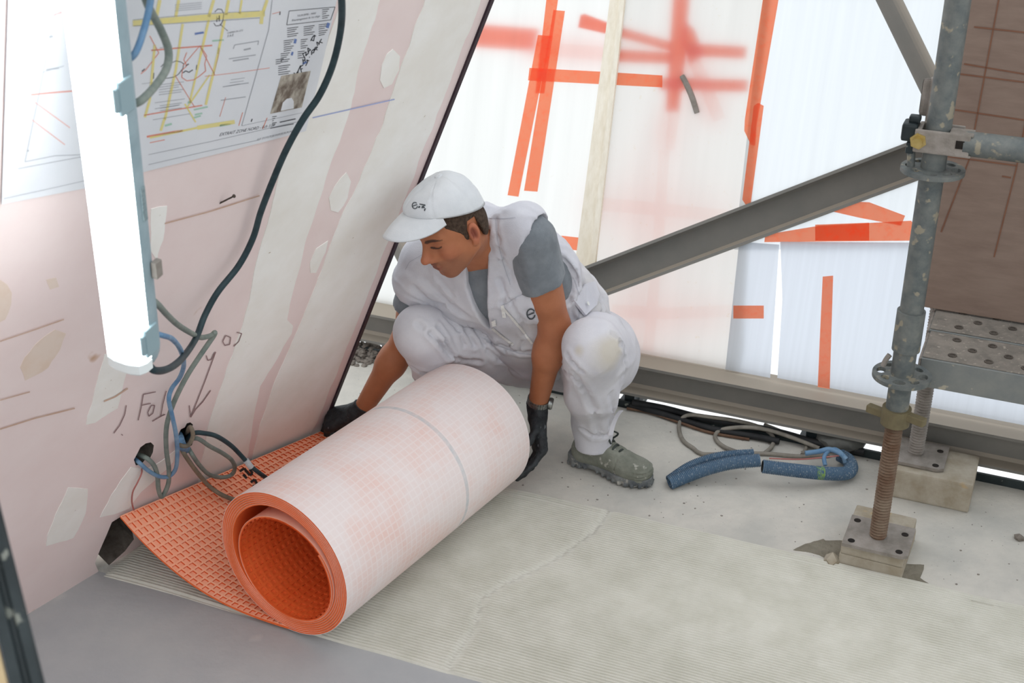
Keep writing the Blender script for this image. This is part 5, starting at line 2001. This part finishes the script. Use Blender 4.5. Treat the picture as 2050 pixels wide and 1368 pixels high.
# ---- cap
cap_o = thing('cap', tuple(HC), None, None)
cap_o.parent = man
cap_o.location = tuple(HC - org)
b_ = MB()
nT, nP = 120, 26
rim_z = lambda xx: .0495 + .45 * xx
b_v = {}
for j in range(nP + 1):
    ph = j / nP
    for i in range(nT):
        th = 2 * math.pi * i / nT
        cx_, cy_ = math.cos(th), math.sin(th)
        rx, ry = .0945, .079
        k = math.cos(ph * math.pi / 2) ** .82 if j < nP else 0
        xx, yy = .001 + rx * cx_ * k - .022 * (1 - k), ry * cy_ * k
        zr = rim_z(.001 + rx * cx_)
        top = .129
        hz = math.sin(ph * math.pi / 2) ** .92
        zz = zr * (1 - hz) + top * hz
        seam = abs(math.sin(3 * th + .5))
        dent = -.0022 * max(0, 1 - seam / .10) * min(1, k * 3)
        wr = .0035 * noise.noise((xx * 24, yy * 24, zz * 30)) * math.sin(math.pi * min(1, ph * 1.1)) + .002 * noise.noise((xx * 60, yy * 60, zz * 60)) * ph
        d = Vector((cx_, cy_, .5 + hz)).normalized() * (dent + wr)
        b_.v.append(Vector(hw(xx + d.x, yy + d.y, zz + d.z)))
for j in range(nP):
    for i in range(nT):
        i2 = (i + 1) % nT
        b_.f.append((j * nT + i, j * nT + i2, (j + 1) * nT + i2, (j + 1) * nT + i))
# turned-in band
n0 = len(b_.v)
for i in range(nT):
    th = 2 * math.pi * i / nT
    xx, yy = .001 + .0895 * math.cos(th), .074 * math.sin(th)
    b_.v.append(Vector(hw(xx, yy, rim_z(xx) + .006)))
for i in range(nT):
    i2 = (i + 1) % nT
    b_.f.append((i, n0 + i, n0 + i2, i2))
capd = b_.build('cap_crown', m_cap, cap_o, smooth='all')
b_ = MB()
nS, nL = 44, 14
for side in (0, 1):
    for i in range(nS + 1):
        sv = -1 + 2 * i / nS
        th = sv * math.radians(62)
        bx, byy = .001 + .0925 * math.cos(th), .0785 * math.sin(th)
        for j in range(nL + 1):
            t = j / nL
            ln2 = .077 * max(0, 1 - abs(sv) ** 2.6) ** .55
            xx = bx + ln2 * t
            yy = byy * (1 + .02 * t) 
            zz = rim_z(bx) + .002 - .14 * ln2 * t - .018 * (abs(sv) ** 1.5) * t + .007 * math.sin(math.pi * t) * (1 - abs(sv))
            b_.v.append(Vector(hw(xx, yy, zz - (.0032 if side else 0))))
K_ = (nS + 1) * (nL + 1)
for i in range(nS):
    for j in range(nL):
        a_ = i * (nL + 1) + j
        b_.f.append((a_, a_ + 1, a_ + nL + 2, a_ + nL + 1))
        b_.f.append((K_ + a_, K_ + a_ + nL + 1, K_ + a_ + nL + 2, K_ + a_ + 1))
for i in range(nS):
    a_ = i * (nL + 1) + nL
    b_.f.append((a_, K_ + a_, K_ + a_ + nL + 1, a_ + nL + 1))
b_.build('cap_brim', m_cap, cap_o, smooth='all')
b_ = MB()
p0 = Vector(hw(-.021, 0, .1275)); up_ = Vector(hu)
b_.tube([p0, p0 + up_ * .003, p0 + up_ * .005], [.0085, .0075, .003], 14)
b_.build('cap_button', m_cap, cap_o, smooth=True)

from mathutils.bvhtree import BVHTree


def bvh(o):
    wl = world_loc(o)
    return BVHTree.FromPolygons([v.co + wl for v in o.data.vertices], [tuple(p.vertices) for p in o.data.polygons])


def onto(tree, x, y, lift=.001):
    r = ray(x, y).normalized()
    loc, nrm, idx_, dist = tree.ray_cast(EYE, r)
    if loc is None:
        return None
    if nrm.dot(r) > 0:
        nrm = -nrm
    return loc + nrm * lift


def surf_strip(tree, pts, w, name, mat, parent, lift=.0012, closed=False, step=3.0):
    """flat band lying on a surface along a pixel polyline"""
    q = []
    pp = pts + ([pts[0]] if closed else [])
    for (x0, y0), (x1, y1) in zip(pp[:-1], pp[1:]):
        n = max(1, int(math.hypot(x1 - x0, y1 - y0) / step))
        q += [(x0 + (x1 - x0) * k / n, y0 + (y1 - y0) * k / n) for k in range(n)]
    q.append(pp[-1])
    b_ = MB()
    L = []
    for i, (x, y) in enumerate(q):
        a_, c_ = q[max(i - 1, 0)], q[min(i + 1, len(q) - 1)]
        d = math.hypot(c_[0] - a_[0], c_[1] - a_[1]) or 1
        nx, ny = -(c_[1] - a_[1]) / d * w / 2, (c_[0] - a_[0]) / d * w / 2
        p, r2 = onto(tree, x + nx, y + ny, lift), onto(tree, x - nx, y - ny, lift)
        if p is None or r2 is None or (L and (p - L[-1][0]).length > .05):
            continue
        L.append((p, r2))
    if len(L) < 2:
        return None
    vs = [p for pr_ in L for p in pr_]
    b_.add(vs, [(2 * i, 2 * i + 1, 2 * i + 3, 2 * i + 2) for i in range(len(L) - 1)])
    return b_.build(name, mat, parent)


def surf_fill(tree, px, name, mat, parent, lift=.0012):
    P_ = [onto(tree, x, y, lift) for x, y in px]
    P_ = [p for p in P_ if p is not None]
    if len(P_) < 3: return
    b_ = MB(); b_.add(P_, [tuple(range(len(P_)))]); return b_.build(name, mat, parent)


ct = bvh(capd)
ring = [(831 + 5.2 * math.cos(a_), 412 + 6.2 * math.sin(a_)) for a_ in [math.radians(q) for q in range(10, 340, 22)]]
surf_strip(ct, ring, 1.7, 'cap_emblem', m_logo, cap_o, step=2)
surf_strip(ct, [(827, 413), (836, 410)], 1.5, 'cap_emblem', m_logo, cap_o, step=2)
for px in ([(836.5, 416), (839, 413), (842, 413), (841, 417)], [(844, 417), (845, 413), (849, 412), (851, 417)], [(840, 408), (852, 410), (852, 413), (840, 410)], [(850, 418), (853, 417), (851, 423), (849, 422)]):
    surf_fill(ct, px, 'cap_emblem', m_logo, cap_o)
m_seam = M('cap_seam', 'C3C8CC', None, rough=.9)

# ---- grey T-shirt
FT = Field((-.34, 2.58, .30), (.24, 3.20, .84), .0052)


def trunk(F_):
    d = F_.cap(CH + tav * .085, CH - tav * .085, .098)
    d = smin(d, F_.cap(CH - tfv * .03 + tsv * .03, BW - tfv * .045, .105, .115), .06)
    d = smin(d, F_.cap(BW + tav * .05, BW - tav * .05, .105), .06)
    d = smin(d, F_.cap(BW, PV - tfv * .01, .11, .122), .06)
    d = smin(d, F_.cap(SL - tav * .015 - tfv * .014 + tsv * .012, SR + tav * .01 - tfv * .012, .052), .05)
    d = smin(d, F_.cap(NB - A_([.0, -.02, .01]), CH, .060, .08), .05)
    return d


tr = trunk(FT)
D = tr + .002
ua = EL - SL
slv = FT.cap(SL, SL + ua * .52, .056, .0585)
slv = smax(slv, FT.plane(SL + ua * .50 + tfv * .0, ua / np.linalg.norm(ua) + A_([.18, -.1, -.1])), .004)
slv = slv - .0030 * folds(FT, ua + A_([.05, 0, .04]), 22, 3.5, 3)
D = smin(D, slv, .012)
ua2 = ER - SR
slv = FT.cap(SR, SR + ua2 * .60, .055, .057)
slv = smax(slv, FT.plane(SR + ua2 * .58, ua2 / np.linalg.norm(ua2)), .004)
D = smin(D, slv, .012)
D = smax(D, -FT.cap(hw(-.02, 0, -.05), hw(.0, 0, -.115), .054, .048), .008)     # neck hole
D = D - .0018 * folds(FT, tsv + tav * .5, 22, 4, 9)
tee, Vt = FT.mesh(D, 't_shirt', m_tee, man)

# ---- white vest
FV = Field((-.34, 2.58, .22), (.34, 3.26, .84), .0043)
V0 = trunk(FV) - .013
V0 = smin(V0, FV.cap(SR - (ER - SR) * .02, SR + (ER - SR) * .22, .066, .070), .03)
crs = .5 * folds(FV, tsv + tav * .35, 19, 4.5, 1) + .5 * folds(FV, tsv - tav * .6, 30, 3.0, 5)
V0 = V0 - .0065 * crs
V0 = V0 - .012 * np.exp(-((FV.plane(PV + tsv * .085, tsv)) / .03) ** 2)                            # gathered hem
up_c = FV.plane(PV + tsv * .05, tsv)
V0 = smax(V0, -up_c, .006)
# arm openings
for S_, E_, rr, sh_ in ((SL, EL, .060, .030), (SR, ER, .058, .035)):
    u_ = (E_ - S_) / np.linalg.norm(E_ - S_)
    out = (tav if S_ is SL else -tav)
    lo_ = .012 if S_ is SL else .125
    V0 = smax(V0, -FV.cap(S_ + out * sh_ + u_ * lo_, S_ + u_ * .16 + out * (sh_ + .02), rr, rr + .006), .004)
# neck opening and open front, drawn in the plane of the chest
fp = CH + tfv * .11


def uv_of(px):
    p = A_(plane_hit(px[0], px[1], Vector(fp), Vector(tfv))) - fp
    return (p @ tav, p @ tsv)


gap = [uv_of(q) for q in [(916, 538), (921, 560), (930, 596), (958, 628), (986, 656), (979, 628), (969, 590), (963, 540), (962, 490), (958, 455), (905, 455), (890, 500)]]
ug, vg = FV.plane(fp, tav), FV.plane(fp, tsv)
wg = FV.plane(CH + tfv * .0, tfv)
gp = smax(poly_sd(ug, vg, gap), -wg - .0, .01)
V0 = smax(V0, -gp, .005)
V0 = smax(V0, -FV.cap(hw(.008, 0, -.03), hw(.014, 0, -.12), .047, .050), .006)
vest, Vv = FV.mesh(V0, 'vest', m_vest, man)


def creases(o, lines):
    """press folds into a garment along pixel polylines: (points, width, depth)"""
    t_ = bvh(o)
    me = o.data
    wl = A_(world_loc(o))
    n = len(me.vertices)
    co = np.empty(n * 3, np.float32); me.vertices.foreach_get('co', co); co = co.reshape(-1, 3) + wl
    nm = np.empty(n * 3, np.float32); me.vertices.foreach_get('normal', nm); nm = nm.reshape(-1, 3)
    mv = np.zeros(n)
    for pts, w, dep in lines:
        q = [onto(t_, x, y, 0) for x, y in pts]
        q = [A_(p) for p in q if p is not None]
        for a_, b2 in zip(q[:-1], q[1:]):
            if np.linalg.norm(b2 - a_) > .2: continue
            near = np.where(((co > np.minimum(a_, b2) - .05) & (co < np.maximum(a_, b2) + .05)).all(1))[0]
            d = b2 - a_
            t = np.clip((co[near] - a_) @ d / max(1e-9, d @ d), 0, 1)
            r = np.linalg.norm(co[near] - a_ - t[:, None] * d, axis=1)
            prof = -np.exp(-(r / w) ** 2) + .55 * np.exp(-((r - 2.3 * w) / (1.1 * w)) ** 2)
            cand = dep * prof
            mv[near] = np.where(np.abs(cand) > np.abs(mv[near]), cand, mv[near])
    co = co + nm * mv[:, None]
    me.vertices.foreach_set('co', (co - wl).astype(np.float32).ravel())
    me.update()


def stain(o, V, spots, nz=22.0):
    a = np.zeros(len(o.data.vertices), np.float32)
    n = vnoise(V[:, 0] * nz + 9, V[:, 1] * nz + 9, V[:, 2] * nz + 9)
    for c, r, k in spots:
        d = np.linalg.norm(V - A_(c), axis=1) / r
        a = np.maximum(a, k * np.clip(1.25 - d + .5 * n, 0, 1))
    at = o.data.attributes.new('stain', 'FLOAT', 'POINT')
    at.data.foreach_set('value', a[:len(o.data.vertices)])


creases(vest, [([(993, 440), (998, 480), (1010, 525), (1024, 560)], .006, .0032), ([(996, 517), (1018, 538), (1036, 552)], .005, .002), ([(1010, 612), (1040, 592), (1056, 590)], .004, .003), ([(1000, 560), (1012, 590), (1006, 610)], .006, .004),
               ([(1020, 600), (1045, 640), (1052, 670)], .006, .004), ([(1130, 520), (1150, 545), (1160, 575)], .006, .005), ([(1140, 600), (1150, 640), (1180, 650)], .006, .005),
               ([(1195, 590), (1206, 615), (1196, 640)], .006, .005), ([(850, 560), (890, 600), (930, 630)], .008, .004), ([(830, 575), (860, 605), (890, 612)], .007, .004), ([(880, 560), (905, 590)], .006, .003),
               ([(940, 655), (980, 682), (1020, 700)], .006, .006), ([(1000, 690), (1040, 706), (1066, 706)], .006, .006), ([(965, 690), (975, 670)], .004, .004), ([(1010, 705), (1022, 690)], .004, .004), ([(1040, 700), (1048, 684)], .004, .004)])
stain(vest, Vv, [(A_(DP(1185, 600, 3.20)), .10, .45), (A_(DP(1060, 690, 3.15)), .09, .35), (A_(DP(960, 680, 3.1)), .06, .25)])

# ---- trousers
FP = Field((-.34, 2.60, .045), (.36, 3.22, .54), .0044)
D = FP.cap(HL, HR, .105)
D = smin(D, FP.cap(PV - A_([0, -.02, 0]), PV + tsv * .10, .112, .118), .05)
D = smax(D, FP.plane(PV + tsv * .13, tsv), .006)
legs = []
for H_, K_, Ak, sd in ((HL, KL, AL, 1), (HR, KR, AR, -1)):
    th_ = FP.cap(H_, H_ + (K_ - H_) * .5, .100, .088)
    th_ = smin(th_, FP.cap(H_ + (K_ - H_) * .4, K_, .084, .066), .04)
    th_ = smin(th_, FP.cap(H_ + A_([0, .02, -.045]), H_ + (K_ - H_) * .55 + A_([0, .01, -.05]), .085, .066), .04)
    shin = FP.cap(K_, K_ + (Ak - K_) * .45 + A_([0, .018, 0]), .066, .060)
    shin = smin(shin, FP.cap(K_ + (Ak - K_) * .4 + A_([0, .018, 0]), Ak + A_([0, -.002, .06]), .058, .046), .03)
    shin = smin(shin, FP.cap(Ak + A_([0, -.002, .07]), Ak + A_([.004, -.006, -.01]), .044, .041), .02)
    ax_t, ax_s = K_ - H_, Ak - K_
    kn = np.exp(-(np.sqrt((FP.X - K_[0]) ** 2 + (FP.Y - K_[1]) ** 2 + (FP.Z - K_[2]) ** 2) / .13) ** 2)
    lg = smin(th_, shin, .022)
    f1 = folds(FP, np.cross(ax_t, ax_s) + ax_t * .4, 16, 4.0, 2 + sd)
    f2 = folds(FP, ax_s + ax_t * .3, 14, 4.0, 8 + sd)
    lg = lg - .0050 * f1 * np.clip(1.0 - kn * .75, 0, 1) - .0022 * f2 * np.clip(1.1 - kn, 0, 1)
    legs.append(lg)
D = smin(D, legs[0], .035)
D = smin(D, legs[1], .035)
D = smax(D, -(FP.Z - .068 - .0), .003)
pants, Vp = FP.mesh(D, 'trousers', m_white, man)
creases(pants, [([(862, 668), (884, 690), (903, 714)], .006, .009), ([(876, 655), (892, 682), (906, 712)], .005, .007), ([(838, 650), (866, 672), (892, 696)], .006, .005), ([(905, 714), (930, 722), (960, 724)], .006, .005),
                ([(918, 640), (934, 664), (950, 690)], .006, .006), ([(943, 646), (956, 668), (970, 690)], .006, .006), ([(890, 632), (915, 658), (930, 690)], .006, .004), ([(960, 668), (980, 684), (998, 700)], .005, .005), ([(975, 700), (1000, 720), (1030, 728)], .006, .005),
                ([(826, 735), (850, 748), (880, 752)], .007, .005), ([(835, 765), (856, 772), (884, 768)], .007, .004), ([(1137, 712), (1150, 730), (1164, 744)], .006, .006), ([(1128, 735), (1146, 752), (1160, 770)], .006, .005), ([(1152, 747), (1170, 782), (1188, 818)], .008, .006),
                ([(1240, 690), (1250, 720), (1246, 752)], .006, .006), ([(1226, 670), (1242, 684), (1250, 700)], .005, .004), ([(1180, 800), (1192, 832), (1198, 868)], .008, .005), ([(1222, 790), (1228, 826), (1222, 858)], .007, .005), ([(1168, 860), (1190, 874), (1215, 870)], .006, .005),
                ([(1060, 735), (1085, 750), (1112, 752)], .007, .005), ([(1062, 765), (1085, 776), (1112, 780)], .007, .004)])
stain(pants, Vp, [(A_(DP(1222, 705, 2.98)), .055, .62), (A_(DP(1158, 702, 2.98)), .016, .6), (A_(DP(812, 650, 2.98)), .05, .30), (A_(DP(1175, 870, 3.2)), .04, .15)])

# ---- shoes
m_lace = M('shoe_lace', '2E3230', '454A46', 60, .9)


def shoe(ank, dirv, parent):
    d_ = A_([dirv[0], dirv[1], 0.]); d_ /= np.linalg.norm(d_)
    l_ = A_([-d_[1], d_[0], 0.])
    u_ = A_([0, 0, 1.])
    k = .84
    base = A_([ank[0], ank[1], 0.004])
    tr_ = lambda x, y, z: base + (d_ * x + l_ * y) * k + u_ * z * k
    FS = Field(tuple(base + A_([-.24, -.24, -.006])), tuple(base + A_([.24, .24, .16])), .0034)
    ax = A_([d_, l_, u_])
    up = FS.cap(tr_(-.045, 0, .055), tr_(-.035, 0, .10), .040 * k, .041 * k)
    up = smin(up, FS.cap(tr_(-.045, 0, .045), tr_(.06, 0, .045), .042 * k, .040 * k), .02)
    up = smin(up, FS.cap(tr_(-.01, 0, .085), tr_(.075, 0, .055), .036 * k, .033 * k), .02)
    up = smin(up, FS.ell(tr_(.115, 0, .038), ax, (.066 * k, .050 * k, .040 * k)), .02)
    up = smax(up, -FS.plane(tr_(0, 0, .022), u_), .003)
    up = smax(up, FS.plane(tr_(-.03, 0, .118), A_(u_) * .96 + d_ * .28), .004)
    xs = FS.plane(tr_(0, 0, 0), d_) / k
    bumper = np.exp(-((xs - .165) / .02) ** 2) * .0025 * (1 + np.cos(FS.plane(tr_(0, 0, 0), u_) * 700))
    up = up - bumper
    toe_seam = np.abs(xs - .088 + .25 * np.abs(FS.plane(base, l_)))
    up = up + .0018 * np.exp(-(toe_seam / .003) ** 2)
    up = smax(up, -FS.cap(tr_(-.045, 0, .12), tr_(-.02, 0, .12), .030 * k), .003)
    o1, _v = FS.mesh(up, 'shoe', m_boot, parent)
    uo, vo = FS.plane(base, d_) / k, FS.plane(base, l_) / k
    outl = [(-.095, -.030), (-.075, -.042), (-.02, -.040), (.03, -.040), (.09, -.054), (.14, -.048), (.178, -.026), (.186, 0), (.178, .026), (.14, .048), (.09, .052), (.03, .040), (-.02, .038), (-.075, .042), (-.095, .030), (-.102, 0)]
    so = poly_sd(uo, vo, outl) * k
    zz = (FS.Z - base[2]) / k
    lug = .0028 * np.sign(np.sin(uo * 300)) * (zz < .012)
    arch = np.exp(-((uo + .005) / .026) ** 2) * .010
    so = smax(so + lug + .001, np.maximum((zz - .028 - .012 * np.clip(-uo / .1, 0, 1)) * k, (arch - zz) * k), .003)
    so2, _v = FS.mesh(so, 'shoe_sole', m_sole, o1)
    b_ = MB()
    for i in range(5):
        x0 = .018 + i * .017
        zt_ = .116 - i * .0115
        p = [tr_(x0, -.026, zt_ - .014), tr_(x0 + .006, -.010, zt_ + .004), tr_(x0 + .008, .006, zt_ + .006), tr_(x0 + .004, .026, zt_ - .014)]
        b_.tube(smooth_path(p, 5), .0028, 6)
    p = [tr_(.02, 0, .122), tr_(.03, .022, .128), tr_(.045, .034, .118), tr_(.03, .03, .10)]
    b_.tube(smooth_path(p, 6), .0026, 6)
    p = [tr_(.02, 0, .122), tr_(.04, -.018, .128), tr_(.055, -.026, .115)]
    b_.tube(smooth_path(p, 6), .0026, 6)
    b_.build('shoe_laces', m_lace, o1, smooth=True)
    return o1


shoe(AL + A_([.018, .0, 0]), (.83, -.56), man)
shoe(AR + A_([0, -.01, 0]), (-.25, -.95), man)

# ---- gloves
SCH = .90


def glove(wr, kn, back, side, curl, thumb_dir, spread=.0195, parent=None, cuffdir=None, name='glove'):
    """hand in a glove: palm, four fingers of three bones each, thumb from the side of the palm"""
    wr, kn = A_(wr, float), A_(kn, float)
    d = kn - wr; Lp = np.linalg.norm(d); d /= Lp
    n = A_(back, float); n = n - d * (n @ d); n /= np.linalg.norm(n)
    c = np.cross(d, n) * side                                   # to the thumb side
    c /= np.linalg.norm(c)
    pts = [wr, kn]
    lo = np.minimum(wr, kn) - .11
    hi = np.maximum(wr, kn) + .11
    Fg = Field(tuple(lo), tuple(hi), .0030)
    k = SCH
    D = Fg.cap(wr + d * .018 + c * .010, kn + c * .026 * k - d * .012, .0185 * k, .0170 * k)
    D = smin(D, Fg.cap(wr + d * .018 - c * .010, kn - c * .026 * k - d * .016, .0180 * k, .0155 * k), .014)
    D = smin(D, Fg.cap(wr + d * .015, kn - d * .012, .019 * k, .0165 * k), .014)
    lens = [(.040, .026, .020), (.045, .030, .021), (.042, .028, .020), (.033, .021, .018)]
    for i in range(4):
        off = (1.5 - i) * spread * k
        p = kn + c * off - d * (.004 * abs(i - 1.2))
        a = 0
        for j in range(3):
            a += curl[i][j]
            dr = d * math.cos(a) - n * math.sin(a)
            q = p + dr * lens[i][j] * k
            D = smin(D, Fg.cap(p, q, (.0098 - .0008 * j) * k, (.0094 - .0009 * j) * k), .004)
            p = q
    tb = wr + d * .030 + c * .022 * k - n * .006
    t1 = A_(thumb_dir[0], float); t1 = d * t1[0] + c * t1[1] + n * t1[2]; t1 /= np.linalg.norm(t1)
    t2 = A_(thumb_dir[1], float); t2 = d * t2[0] + c * t2[1] + n * t2[2]; t2 /= np.linalg.norm(t2)
    q1 = tb + t1 * .038 * k
    q2 = q1 + t2 * .030 * k
    q3 = q2 + (t2 * .8 - n * .3 + d * .2) * .022 * k
    th_ = smin(Fg.cap(tb, q1, .0135 * k, .0112 * k), Fg.cap(q1, q2, .0112 * k, .0100 * k), .005)
    th_ = smin(th_, Fg.cap(q2, q3, .0100 * k, .0088 * k), .005)
    D = smin(D, th_, .009)
    cd_ = A_(cuffdir, float); cd_ /= np.linalg.norm(cd_)
    cuff = Fg.cap(wr - cd_ * .006, wr + d * .02, .0265, .0235)
    cuff = smax(cuff, -Fg.plane(wr - cd_ * .014, cd_), .003)
    D = smin(D, cuff, .010)
    rr = Fg.cap(wr - cd_ * .0135, wr - cd_ * .0130, .0285)
    rr = np.maximum(rr, np.abs(Fg.plane(wr - cd_ * .0125, cd_)) - .0025)
    D = smin(D, rr, .002)
    D = D - .0012 * folds(Fg, c, 60, 3, 4)
    return Fg.mesh(D, name, m_glove, parent)[0]


kR = A_(G(655, 842, .082))
fa = WR - ER
glove(WR, kR, (-.30, -.42, .86), -1, [(.95, .95, .5), (.85, 1.0, .5), (.8, 1.0, .5), (.75, 1.0, .5)],
      ((.75, .30, -.60), (.85, .05, -.65)), parent=man, cuffdir=fa)
kLn = A_([.0690, 2.786, .1060])
glove(WL, kLn, (.86, .25, .05), 1, [(.72, .2, .1), (.70, .2, .1), (.66, .2, .1), (.62, .2, .1)],
      ((.75, .55, -.35), (.85, .1, -.55)), parent=man, cuffdir=WL - EL)

# ---- wrist watch
fd = Vector(WL - EL).normalized()
wc = Vector(WL) - fd * .022
w1 = Vector((1, -.35, 0)); w1 = (w1 - fd * w1.dot(fd)).normalized()
w2 = fd.cross(w1)
b_ = MB()
nseg = 26
for i in range(nseg):
    a_ = 2 * math.pi * i / nseg
    for jj in (-1, 0, 1):
        rd = w1 * math.cos(a_) + w2 * math.sin(a_)
        tg = w2 * math.cos(a_) - w1 * math.sin(a_)
        b_.bbox(wc + rd * .0268 + fd * jj * .0052, tg, fd, rd, .0058 if jj else .0064, .0048, .0032, .0008)
wb = b_.build('watch_bracelet', m_watch, man)
b_ = MB()
wf = (w1 * .96 + w2 * -.15).normalized()
b_.tube([wc + wf * .026, wc + wf * .033, wc + wf * .036, wc + wf * .0365], [.0150, .0155, .0140, .0125], 28)
b_.build('watch_case', m_watch, wb, smooth=True)
b_ = MB(); b_.cyl(wc + wf * .0365, wc + wf * .0368, .0122, 24); b_.build('watch_face', M('watch_glass', '2A2E33', None, rough=.15), wb)

# ---- details lying on the vest
vt = bvh(vest)
for pts in ([(986, 657), (1004, 672), (1028, 690)], [(1005, 613), (1030, 642), (1066, 688)]):
    surf_strip(vt, pts, 4.5, 'zip', m_zip, vest, lift=.0022)
for px in ([(1002, 612), (1010, 610), (1014, 634), (1007, 634)], [(984, 642), (992, 638), (994, 650), (986, 652)]):
    surf_fill(vt, px, 'zip_pull', m_zip, vest, lift=.004)
rg = [(1063 + 8 * math.cos(a_), 628 + 10 * math.sin(a_)) for a_ in [math.radians(q) for q in range(10, 345, 20)]]
surf_strip(vt, rg, 2.6, 'vest_emblem', m_logo, vest, lift=.002, step=2)
surf_strip(vt, [(1057, 630), (1070, 625)], 2.4, 'vest_emblem', m_logo, vest, lift=.002, step=2)
m_stitch = M('vest_seam', 'B5B6BE', None, rough=.9)
for pts in ([(935, 650), (965, 676), (1000, 694), (1040, 708), (1064, 710)], [(945, 660), (950, 678), (966, 690)], [(975, 437), (1010, 438), (1032, 436)], [(992, 440), (996, 480), (1008, 530), (1022, 570)], [(1006, 612), (1040, 592), (1058, 586)], [(850, 508), (820, 525), (812, 540)],
            [(1150, 560), (1162, 600), (1158, 640)]):
    surf_strip(vt, pts, 1.2, 'seam', m_stitch, vest, lift=.0012)
# back pocket flap
fl = [onto(vt, x, y, .006) for x, y in [(1148, 600), (1168, 568), (1186, 566), (1196, 588), (1190, 612), (1168, 632)]]
if all(p is not None for p in fl):
    cen = sum(fl, Vector()) / 6
    nrm = (fl[2] - fl[0]).cross(fl[4] - fl[0]).normalized()
    if nrm.dot(EYE - cen) < 0: nrm = -nrm
    b_ = MB(); v, f = tri_cap_prism([p - nrm * .004 for p in fl], nrm * .006); b_.add(v, f)
    b_.build('pocket_flap', m_vest, vest)
    b_ = MB(); c_ = onto(vt, 1172, 608, .008); b_.cyl(c_, c_ + nrm * .002, .005, 12); b_.build('snap_button', m_zip, vest)
# loose ankle strap on the trousers
b_ = MB()
s0 = G(1226, 868, .10)
sp_ = [DP(1222, 872, 3.24), DP(1228, 850, 3.24), DP(1236, 832, 3.23), DP(1243, 824, 3.22)]
sw = Vector((.9, -.3, .3)).normalized() * .006
vs = []
for p in smooth_path(sp_, 5):
    vs += [p - sw, p + sw, p + sw + Vector((0, .003, .001)), p - sw + Vector((0, .003, .001))]
m_ = len(vs) // 4
b_.add(vs, [(i * 4 + k, i * 4 + (k + 1) % 4, i * 4 + 4 + (k + 1) % 4, i * 4 + 4 + k) for i in range(m_ - 1) for k in range(4)] + [(0, 1, 2, 3), tuple((m_ - 1) * 4 + k for k in (3, 2, 1, 0))])
b_.build('ankle_strap', m_white, pants, smooth=True)

# ================================================================== GROUPS OF REPEATED THINGS
GROUPS = {'plastic_sheet': 'plastic sheets of the facade', 'wooden_block': 'wooden blocks under the scaffold jacks', 'scaffold_plank': 'steel planks of the scaffold deck',
          'corrugated_conduit': 'blue conduits on the floor', 'beam_foot': 'feet under the sill beam', 'sloping_tube': 'sloping steel tubes of the facade', 'mortar_lump': 'loose lumps on the floor',
          'floor_scar': 'broken screed patches', 'edge_cable': 'cables along the slab edge', 'screw_jack': 'screw jacks of the scaffold', 'scaffold_standard': 'upright scaffold poles'}
for o in COL.objects:
    b0 = o.name.split('.')[0]
    if o.parent is None and b0 in GROUPS and o.get('category'):
        o['group'] = GROUPS[b0]
